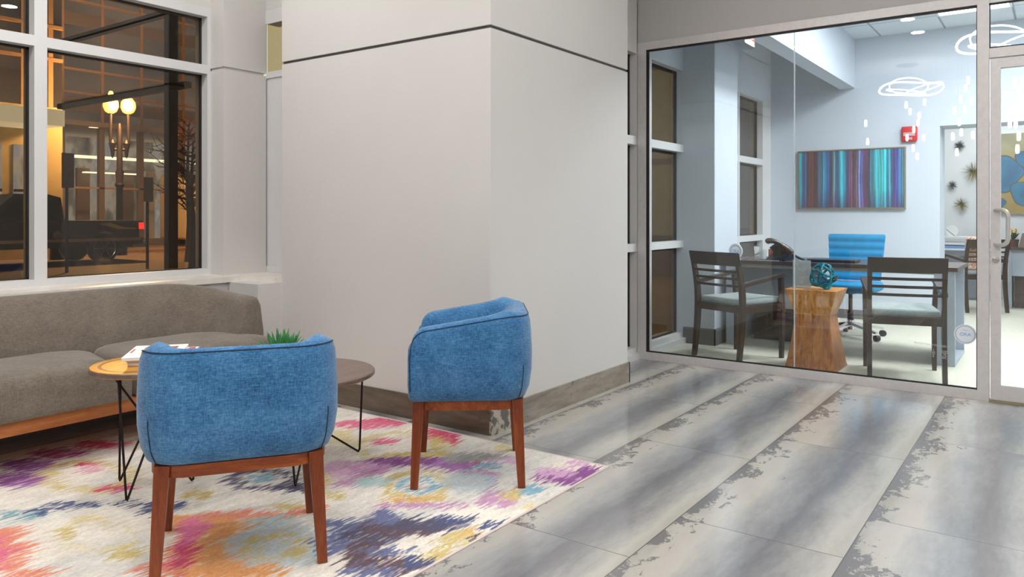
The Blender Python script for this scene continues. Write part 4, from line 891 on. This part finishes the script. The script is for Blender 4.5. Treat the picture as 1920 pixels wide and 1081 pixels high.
obj('stretcher', bx(-.033, 0, -.61, .62, -.55, .55), M['paper'], t)

# rear office desk & things
t = thing('office_desk', 'rear office desk with brown top and grey front panel', 'desk', (0, 0, 0))
obj('desktop', bx(11.05, 11.75, -1.2, .52, .72, .75), M['deskwood'], t); obj('modesty_or_shade_panel', bx(11.12, 11.14, -1.15, .47, .40, .72), M['deskgrey'], t)
obj('pedestal', bx(11.25, 11.7, -.4, .45, .0, .55), M['deskwood'], t); obj('end_panel', bx(11.1, 11.7, .47, .50, 0, .72), M['deskgrey'], t)
t = thing('file_cabinet', 'grey cabinet behind the rear office chair', 'cabinet', (12.20, 1.08, 0))
obj('cabinet_body', bx(-.28, .28, -.42, .42, 0, .66), M['greymetal'], t)
for z in (.03, .34):
    d = obj('drawer', bx(-.295, -.28, -.40, .40, z, z+.29), M['greymetal'], t); obj('drawer_handle', bx(-.31, -.295, -.12, .12, z+.24, z+.255), M['chrome'], d)
t = thing('paper_tray', 'white stacked paper trays on the grey cabinet', 'paper tray', (12.15, 1.10, .66)); b = NB()
for z in (.0, .08, .16): box(b, -.15, .15, -.25, .25, z, z+.025)
for y in (-.24, .24):
    for x in (-.14, .14): box(b, x-.01, x+.01, y-.01, y+.01, 0, .18)
obj('tray_frame', b, M['paper'], t); obj('paper_stack', bx(-.14, .14, -.22, .22, .03, .06), M['ltblue'], t)
t = thing('round_plaque', 'white round plaque half seen on the rear cabinet', 'plaque', (12.1, 1.205, .845)); obj('disc', lathe(NB(), [(0, -.004), (.075, -.004), (.077, 0), (.075, .004), (0, .004)], 32, T=Matrix.Translation((0, 0, .075)) @ Matrix.Rotation(-PI/2, 4, 'Y')), M['paper'], t, smooth=True)
t = thing('letter_opener', 'dark slanting pen in front of the rear plaque', 'pen', (12.0, 1.19, .845)); obj('blade', tube(NB(), [(0, -.03, 0.01), (0, .07, .10)], .006, 6), M['greymetal'], t)
t = thing('sanitizer_bottle', 'clear pump bottle with pale blue band behind the pillow', 'bottle', (12.05, .86, .845)); obj('bottle_body', lathe(NB(), [(.03, 0), (.032, .06), (.012, .09), (.01, .13), (0, .13)], 20), M['clearplastic'], t, smooth=True); obj('band', lathe(NB(), [(.033, .015), (.034, .05)], 20, cap=False), M['bluecap'], t)
t = thing('potted_flower', 'yellow flowered plant in a brown pot on the rear desk', 'plant', (11.35, .46, .75)); obj('pot', lathe(NB(), [(.045, 0), (.06, .09), (.055, .09), (0, .08)], 20), M['potbrown'], t, smooth=True)
b = NB(); b2 = NB(); random.seed(9)
for k in range(40):
    a = random.uniform(0, 2*PI); e = random.uniform(.1, 1.1); L = random.uniform(.06, .13); d = Vector((math.cos(a)*math.sin(e), math.sin(a)*math.sin(e), math.cos(e))); tube(b, [(0, 0, .08), Vector((0, 0, .08))+d*L*.6, Vector((0, 0, .08))+d*L], [.003, .010, .001], 5, sy=.3)
for k in range(14):
    a = random.uniform(0, 2*PI); q = Vector((.03*math.cos(a), .03*math.sin(a), random.uniform(.17, .22))); lathe(b2, [(0, -.012), (.012, 0), (0, .012)], 6, c=q)
obj('foliage', b, M['leafdark'], t); obj('petals', b2, M['yellowflower'], t)
t = thing('card_easel', 'taupe tented card on the rear desk', 'box', (11.2, .345, .75)); b = NB(); prism(b, [(-.06, 0), (.06, 0), (.02, .17), (-.02, .17)], -.05, .05, T=Matrix.Rotation(PI/2, 4, 'X') @ Matrix.Rotation(PI/2, 4, 'Y')); obj('folded_card', b, M['carton'], t)
t = thing('laptop', 'open black laptop at the edge of the picture on the rear desk', 'laptop', (11.42, .10, .75), math.radians(0)); obj('base', bx(-.12, .12, -.16, .16, 0, .018), M['black'], t); obj('screen', beam(NB(), (-.12, 0, .02), (-.17, 0, .17), .32, .012, side=(0, 1, 0)), M['black'], t)

# writing and stickers on the partition glass (they are stuck to the pane)
GXF = 5.584
t = thing('glass_sticker', 'round translucent white sticker with pale blue letters low on the glass', 'sticker', (GXF, .482, .399)); Ts = Matrix.Rotation(-PI/2, 4, 'Y')
obj('disc', lathe(NB(), [(0, .0), (.062, .0), (.062, .0010), (0, .0010)], 40, T=Ts), M['vinyl'], t); obj('outer_ring', lathe(NB(), [(.050, .0011), (.0505, .0016), (.055, .0016), (.056, .0011)], 40, T=Ts, cap=False), M['ringgrey'], t)
text('letters', 'ORA', .030, (-.0018, 0, -.002), RT, M['ltblue'], t, .0003); text('small_letters', 'YEARS', .010, (-.0018, 0, .025), RT, M['ringgrey'], t, .0003)
t = thing('glass_lettering', 'frosted lettering low on the glass beside the guest chair', 'lettering', (GXF-.001, .655, .314))
text('small_line', 'PROFESSIONALLY MANAGED BY', .0165, (0, .012, 0), (PI/2, .055, -PI/2), M['greytext'], t, .0003, sx=.86)
for s_, y, z in (('L', .001, -.035), ('SC', .001, -.053), ('&', .004, -.071), ('COO', -.058, -.040), ('TE', -.060, -.058), ('IDC', -.058, -.076)): text('large_letters', s_, .022, (0, y, z), (PI/2, 0, -PI/2), M['greytext'], t, .0003, sx=.7)

# exit sign on the column (seen mirrored in the partition glass)
t = thing('exit_sign', 'white box exit sign with red letters, seen mirrored at the top of the glass', 'exit sign', (4.185, 2.418, 2.80))
obj('housing', rbox(-.14, .14, -.10, 0, -.10, .10, .008, 2), M['black'], t); obj('face', bx(-.128, .128, -.104, -.099, -.088, .088), M['exitface'], t)
text('letters', 'EXIT', .14, (0, -.106, 0), (PI/2, 0, 0), M['exitred'], t, .001, sx=.85)
T = Matrix.Translation((.142, -.05, -.03)) @ Matrix.Rotation(PI/2, 4, 'Y'); obj('indicator', lathe(NB(), [(.005, 0), (.004, .004), (0, .005)], 10, T=T), M['exitred'], t)

# ------------------------------------------------------------------ the street outside (night)
ZG = -.2
M['asphalt'] = plain('asphalt', (112, 92, 76), .8, var=.12, scale=1.5)
M['pavement'] = plain('pavement', (150, 118, 84), .85, var=.12, scale=3)
M['facade'] = plain('dark_facade_panel', (120, 104, 92), .6, var=.05, scale=.5)
M['mullion_warm'] = plain('bronze_mullion', (178, 142, 106), .5, var=.04)
M['stone'] = plain('yellow_limestone', (186, 164, 118), .8, var=.08, scale=1.5)
M['truck'] = plain('dark_truck_paint', (52, 46, 44), .3, .2, var=.03)
M['bark'] = plain('dark_bark', (74, 54, 40), .9, var=.2)
M['post'] = plain('dark_bronze_steel', (66, 44, 28), .5, .3, var=.05)
g = NT('lit_shop'); v, o = g.xyz(); a = g.noise(g.mapping(v, (.55, 1, .25)), 1.6, 3, .6); b_ = g.noise(g.mapping(v, (1.2, 1, .6)), 2.2, 2)
c = g.ramp(g.m('ADD', g.m('MULTIPLY', a, .6), g.m('MULTIPLY', b_, .4)), [(.32, (40, 44, 44)), (.45, (110, 108, 104)), (.52, (160, 156, 148)), (.6, (120, 134, 160)), (.68, (206, 206, 200))]); g.col((60, 60, 60)); g.L(c, g.p.inputs['Emission Color']); g.p.inputs['Emission Strength'].default_value = 1.15; M['litshop'] = g.mat
g = NT('dim_office_windows'); v, o = g.xyz(); a = g.noise(g.mapping(v, (.3, 1, .5)), 1.2, 2, .5); c = g.ramp(a, [(.35, (74, 70, 72)), (.65, (128, 112, 100))]); g.col((40, 36, 34)); g.L(c, g.p.inputs['Emission Color']); g.p.inputs['Emission Strength'].default_value = .78; g.set(Roughness=.2); M['dimwin'] = g.mat
M['strip'] = emis('shop_strip_light', (250, 250, 235), 2.4); M['lampglow'] = emis('street_lamp_glow', (255, 196, 84), 6.0); M['lampdim'] = emis('street_lamp_dim', (246, 190, 90), 1.0)
M['canopylit'] = emis('lit_canopy', (236, 232, 208), .75); M['taillight'] = emis('tail_light', (255, 40, 30), 4); M['green'] = emis('green_lamp', (30, 220, 130), 1.5); M['ledyellow'] = emis('bus_display', (120, 150, 60), .7)
struct('ground', bx(-20, 70, 5.0, 75, -.4, ZG), M['asphalt']); struct('ground', bx(-20, 70, 5.0, 13.5, -.4, ZG+.03), M['pavement']); struct('ground', bx(-20, 70, 26.2, 30, -.4, ZG+.08), M['pavement'])
struct('ground', bx(4.7, 60, 3.0, 5.0, -.4, ZG+.03), M['pavement'])
# building across: storefront and gridded upper floors, plane Y=30
t = thing('building', 'building across the street with a lit glass shopfront and dark gridded upper floors', 'building', (0, 30, ZG))
obj('upper_wall', bx(12.4, 40, .02, 1, 4.75, 16), M['dimwin'], t); obj('shop_back_wall', bx(12.4, 40, 4.0, 4.2, 0, 4.75), M['litshop'], t)
obj('soffit', bx(12.4, 40, -.6, 4.2, 4.62, 4.80), plain('shop_soffit', (150, 140, 132), .8), t); obj('shop_floor', bx(12.4, 40, -.0, 4.2, 0.05, .09), M['pavement'], t)
obj('ceiling_strip', bx(14.2, 21, 3.2, 3.9, 3.72, 3.80), M['strip'], t); obj('ceiling_strip', bx(15.0, 17.4, 1.8, 2.1, 3.0, 3.05), M['strip'], t)
for i, x in enumerate([13.3, 14.75, 16.3, 18.1, 19.8, 21.6]):
    obj('shopfront_post', bx(x-.10, x+.10, -.02, .18, 0.05, 4.62), M['facade'], t)
    obj('mullion', bx(x-.05, x+.05, -.06, .02, 4.8, 16), M['mullion_warm'], t)
for z in (5.85, 6.72, 9.3): obj('cross_bar', bx(12.4, 40, -.07, .02, z, z+.09), M['mullion_warm'], t)
for z in (5.2, 7.3, 8.4): obj('spandrel', bx(12.4, 40, -.03, .02, z, z+.5), M['facade'], t)
obj('shop_rail', bx(12.4, 40, -.02, .06, 2.3, 2.37), M['mullion_warm'], t); obj('base_wall', bx(12.4, 40, -.02, .14, 0.05, .35), M['facade'], t)
for x in (14.3, 17.6, 19.2): obj('soffit_light', bx(x-.14, x+.14, -.35, -.2, 4.60, 4.625), M['strip'], t)
for x, w, mt in ((15.1, .5, 'facade'), (16.9, .55, 'facade'), (17.9, .4, 'white')): obj('shop_partition', bx(x-w/2, x+w/2, 2.2, 2.35, .09, 3.2), M[mt], t)
# yellow stone building at the left, nearer
t = thing('building', 'yellow limestone building with a lit white entrance canopy, at the left of the window', 'building', (0, 25, ZG))
obj('stone_wall', bx(-6, 11.1, 0, 5, 0, 4.6), M['stone'], t); obj('upper_wall', bx(-6, 11.1, .05, 5, 4.6, 14), M['dimwin'], t)
obj('canopy', bx(-6, 10.45, -1.6, 0, 3.88, 4.34), M['canopylit'], t)
for x in (8.3, 9.3, 10.0, 10.75): obj('mullion', bx(x-.07, x+.07, -.03, .05, 4.6, 14), M['mullion_warm'], t)
for z in (6.0, 7.0, 9.2): obj('cross_bar', bx(-6, 11.1, -.04, .05, z, z+.10), M['mullion_warm'], t)
for x in (7.9, 9.0, 10.15):
    w = obj('entrance_window', bx(x-.42, x+.42, -.03, .02, .5, 3.4), M['litshop'], t); obj('window_bar', bx(x-.42, x+.42, -.06, -.03, 2.0, 2.08), M['post'], w)
ld = bpy.data.lights.new('canopy_lamp', 'POINT'); ld.energy = 22; ld.color = (1, .8, .5); ld.shadow_soft_size = .2; lo = bpy.data.objects.new('canopy_lamp', ld); COL.objects.link(lo); lo.parent = t; lo.location = (10.7, -.8, 3.2)
t = thing('added_glow_panel', 'added pale glowing panel that brightens the narrow window beside the column', 'glow panel', (4.1, 5.35, 2.2))  # glowing panel added to give the narrow window its pale strip
obj('housing', bx(-.45, .45, .05, .12, -.1, 1.1), M['post'], t); obj('lit_face', bx(-.42, .42, .03, .05, -.07, 1.07), emis('added_panel_glow', (232, 234, 200), .8), t)
t = thing('building', 'pale wall of a neighbouring building, added to lighten the office side windows', 'building', (15, 5.5, ZG))  # wall added outside so the office panes look less dark
obj('added_side_wall', bx(0, 1, 0, 14, 0, 7), plain('pale_render', (170, 168, 158), .9), t); obj('wall_base', bx(-.06, 0, 0, 14, 0, .9), M['facade'], t)
for z in (2.4, 4.4): obj('cornice', bx(-.05, 0, 0, 14, z, z+.12), M['facade'], t)
ld = bpy.data.lights.new('added_wall_lamp', 'POINT'); ld.energy = 260; ld.color = (1, .93, .78); ld.shadow_soft_size = .3; lo = bpy.data.objects.new('added_wall_lamp', ld); COL.objects.link(lo); lo.location = (11.5, 7.5, 2.6)  # unseen lamp added to brighten the pale wall
# street lamp
t = thing('street_lamp', 'twin-globe street lamp glowing orange outside the window', 'street lamp', (12.85, 24.98, ZG))
obj('pole', lathe(NB(), [(.22, 0), (.24, .3), (.15, .5), (.11, .9), (.10, 2.2), (.15, 2.3), (.10, 2.4), (.13, 2.7), (.09, 2.8), (.09, 4.1), (.05, 4.3)], 16), M['iron'], t, smooth=True)
for sx, mt in ((-1, 'lampglow'), (1, 'lampdim')):
    q = Vector((sx*.235, -sx*.10, 0))
    obj('arm', tube(NB(), catmull([(0, 0, 3.55), q*.5+Vector((0, 0, 3.45)), q+Vector((0, 0, 3.7)), q+Vector((0, 0, 4.62))], 4), .05, 8), M['iron'], t, smooth=True)
    obj('finial', lathe(NB(), [(0, 0), (.05, .1), (.07, .3), (.12, .5), (.05, .62)], 10, c=(q.x*.8, q.y*.8, 3.15)), M['iron'], t, smooth=True)
    obj('globe', lathe(NB(), [(.08, 4.62), (.17, 4.68), (.235, 4.84), (.22, 5.00), (.12, 5.14), (.05, 5.18), (.085, 5.24), (.05, 5.33), (0, 5.35)], 20, c=(q.x, q.y, 0)), M[mt], t, smooth=True)
ld = bpy.data.lights.new('street_lamp_bulb', 'POINT'); ld.energy = 2600; ld.color = (1, .66, .32); ld.shadow_soft_size = .3; lo = bpy.data.objects.new('street_lamp_bulb', ld); COL.objects.link(lo); lo.parent = t; lo.location = (-.2, -.8, 4.9)
# trees
def tree(label, loc, hgt, seed, twigmat):
    t = thing('bare_tree', label, 'tree', loc, 0, 'bare street trees'); rnd = random.Random(seed)
    tb = tube(NB(), catmull([(0, 0, 0), (.05, .02, hgt*.3), (-.03, 0, hgt*.6), (.02, 0, hgt)], 4), [.11-.09*k/12 for k in range(13)], 8); obj('trunk', tb, M['bark'], t, smooth=True)
    b = NB(); b2 = NB()
    for k in range(30):
        z = hgt*rnd.uniform(.35, .98); a = rnd.uniform(0, 2*PI); L = rnd.uniform(.5, 1.3)*(1.25-z/hgt*.6); p = Vector((0, 0, z)); pts = [p]
        for j in range(4): a += rnd.uniform(-.5, .5); p = p+Vector((math.cos(a)*L/4, math.sin(a)*L/4, L*rnd.uniform(.0, .28))); pts.append(p)
        tube(b, pts, [.028, .022, .016, .011, .006], 5)
        for j in (1, 2, 3, 4):
            for _ in range(3):
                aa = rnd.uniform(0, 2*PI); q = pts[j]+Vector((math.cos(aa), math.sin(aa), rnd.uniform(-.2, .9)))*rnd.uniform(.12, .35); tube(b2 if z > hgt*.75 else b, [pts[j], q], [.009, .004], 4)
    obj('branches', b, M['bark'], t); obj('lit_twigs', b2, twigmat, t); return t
TW = plain('orange_lit_twigs', (240, 150, 52), .8, var=.1)  # orange lamplight painted into the colour of the bare twigs
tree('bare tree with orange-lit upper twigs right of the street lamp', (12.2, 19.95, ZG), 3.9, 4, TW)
tree('smaller dark bare tree left of the orange-lit one', (10.75, 17.4, ZG), 3.1, 12, M['bark'])
# sign posts
def signpost(label, loc, z0, z1, w, mt):
    t = thing('street_sign', label, 'street sign', loc, math.radians(8), 'street sign posts'); obj('post', tube(NB(), [(0, 0, 0), (0, 0, z1)], .035, 8), M['iron'], t); obj('plate', bx(-w/2, w/2, -.06, -.03, z0, z1), mt, t)
signpost('tall dark sign panel on a post behind the truck bed', (8.35, 18.6, ZG), 1.95, 2.75, .28, plain('brown_sign', (92, 66, 66), .6))
signpost('narrow brown street sign on a post behind the truck tail', (10.1, 18.3, ZG), 1.65, 2.25, .24, plain('brown_sign_warm', (110, 84, 62), .6))
# pickup truck, seen from its left side, tail to the right
t = thing('pickup_truck', 'dark pickup truck parked across the street with its red tail light on', 'truck', (11.7, 21.4, ZG)); W_ = 1.9
def side(pts, y0, y1): return prism(NB(), pts, y0, y1, T=Matrix(((1, 0, 0, 0), (0, 0, 1, 0), (0, 1, 0, 0), (0, 0, 0, 1))))
def arch(cx, r, n=10): return [(cx+r*math.cos(PI-PI*k/n)*-1, .42+r*math.sin(PI*k/n)) for k in range(n+1)]
body = [(-.02, .50), (-.02, 1.16), (-2.05, 1.17), (-2.15, 1.20), (-4.1, 1.12), (-5.35, 1.00), (-5.5, .5)]+[(-4.87, .45)]+[(-4.45-.42*math.cos(PI*k/10), .45+.42*math.sin(PI*k/10)) for k in range(1, 10)]+[(-4.03, .45), (-1.52, .45)]+[(-1.10-.42*math.cos(PI*k/10), .45+.42*math.sin(PI*k/10)) for k in range(1, 10)]+[(-.68, .45)]
obj('body', side(body, 0, W_), M['truck'], t)
obj('cab', side([(-2.10, 1.15), (-2.2, 1.78), (-2.5, 1.86), (-3.3, 1.86), (-4.05, 1.15)], .10, W_-.10), M['truck'], t)
obj('side_window', side([(-2.28, 1.24), (-2.34, 1.72), (-3.2, 1.76), (-3.75, 1.24)], .07, .11), plain('truck_glass', (58, 62, 50), .1), t)
for x in (-1.10, -4.45):
    for y in (.0, W_-.24):
        Tw = Matrix.Translation((x, y+.24, .40)) @ Matrix.Rotation(PI/2, 4, 'X')
        w = obj('wheel', lathe(NB(), [(.30, 0), (.37, .01), (.40, .05), (.40, .19), (.37, .235), (.30, .24)], 32, T=Tw), M['black'], t, smooth=True)
        if y == 0:
            obj('rim', lathe(NB(), [(.285, .225), (.30, .243), (.27, .235)], 32, T=Tw, cap=False), M['chrome'], w, smooth=True); b = NB()
            for k in range(6): a = k*PI/3; beam(b, Tw @ Vector((.03*math.cos(a), .03*math.sin(a), .238)), Tw @ Vector((.28*math.cos(a), .28*math.sin(a), .238)), .055, .02)
            obj('spokes', b, M['greymetal'], w)
obj('tail_light', bx(-.14, .0, -.02, .04, .92, 1.10), M['taillight'], t); obj('reverse_light', bx(-.14, .0, -.02, .03, .62, .92), plain('clear_lens', (214, 190, 180), .3), t)
obj('bumper', bx(-.30, .14, .05, W_-.05, .40, .58), M['greymetal'], t); obj('trim_strip', bx(-5.4, -.02, -.02, .01, .60, .68), plain('chrome_strip', (170, 150, 140), .3, .5), t); obj('fuel_cap', lathe(NB(), [(.0, .0), (.11, .0), (.12, .02), (.10, .03), (0, .03)], 20, T=Matrix.Translation((-2.35, .0, .80)) @ Matrix.Rotation(PI/2, 4, 'X')), M['greymetal'], t)
obj('decal', side([(-1.25, 1.08), (-.95, 1.10), (-.6, .98), (-.2, .95), (-.2, .92), (-.75, .93)], -.006, .0), plain('yellow_decal', (206, 196, 60), .5), t)
# bus at the right
t = thing('bus', 'white and red bus at the right edge of the window', 'bus', (16.6, 26.6, ZG), math.radians(3))
obj('bus_body', rbox(0, 8, 0, 2.4, .35, 2.9, .12, 3), plain('bus_white', (196, 180, 160), .5), t, smooth=True); obj('red_band', bx(.05, 7.9, -.02, .02, .75, 1.15), plain('bus_red', (170, 44, 34), .5), t)
obj('windscreen', bx(.2, 7.8, -.02, .01, 1.35, 2.35), plain('bus_glass', (110, 100, 84), .15), t); obj('display', bx(.3, 2.2, -.03, .0, 2.5, 2.75), M['ledyellow'], t)
for x in (1.4, 6.3): obj('wheel', lathe(NB(), [(.0, 0), (.42, 0), (.45, .05), (.45, .28), (0, .28)], 24, T=Matrix.Translation((x, .25, .45)) @ Matrix.Rotation(PI/2, 4, 'X')), M['black'], t)
# traffic signals, railing, hydrant, canopy post near the window
t = thing('signal_lamps', 'pair of small green lamps low behind the truck bed', 'traffic light', (10.6, 23.9, ZG)); obj('bracket', bx(-.3, .6, .0, .1, .0, 1.0), M['black'], t)
for x in (-.1, .35): obj('lamp', lathe(NB(), [(0, 0), (.05, .02), (.0, .05)], 10, T=Matrix.Translation((x, 0, 1.05)) @ Matrix.Rotation(PI/2, 4, 'X')), M['green'], t)
t = thing('railing', 'low metal railing on the pavement just outside the window', 'railing', (4.1, 9.2, ZG+.03))
obj('post', beam(NB(), (0, 0, 0), (0, 0, .60), .11, .11), M['iron'], t); obj('post', beam(NB(), (.62, .0, 0), (.62, .0, .36), .03, .03), M['iron'], t); obj('post', beam(NB(), (1.3, 0, 0), (1.3, .0, .40), .03, .03), M['iron'], t)
obj('rail', beam(NB(), (-3.5, 0, .42), (1.9, 0, .42), .03, .03), M['mullion_warm'], t)
t = thing('fire_hydrant', 'small dark hydrant beyond the railing', 'hydrant', (10.4, 15.6, ZG)); obj('hydrant_body', lathe(NB(), [(.14, 0), (.14, .05), (.10, .06), (.10, .42), (.14, .45), (.12, .55), (.05, .62), (0, .64)], 14), M['iron'], t, smooth=True); obj('outlet', tube(NB(), [(-.18, 0, .36), (.18, 0, .36)], .05, 10), M['iron'], t)
t = thing('canopy_frame', 'dark steel post with two long beams of a canopy outside the window', 'canopy', (4.10, 7.0, ZG+.03))
obj('post', bx(-.045, .045, -.045, .045, 0, 3.6), M['post'], t)
for z in (2.55, 3.28): obj('beam', bx(-.03, .03, -.3, 2.3, z-.03, z+.03), M['post'], t)
obj('cross_beam', bx(-.04, 3.0, -.04, .04, 3.35, 3.45), M['post'], t)
ld = bpy.data.lights.new('path_lamp', 'POINT'); ld.energy = 18; ld.color = (1, .7, .3); ld.shadow_soft_size = .1; lo = bpy.data.objects.new('path_lamp', ld); COL.objects.link(lo); lo.location = (4.9, 9.9, .5)
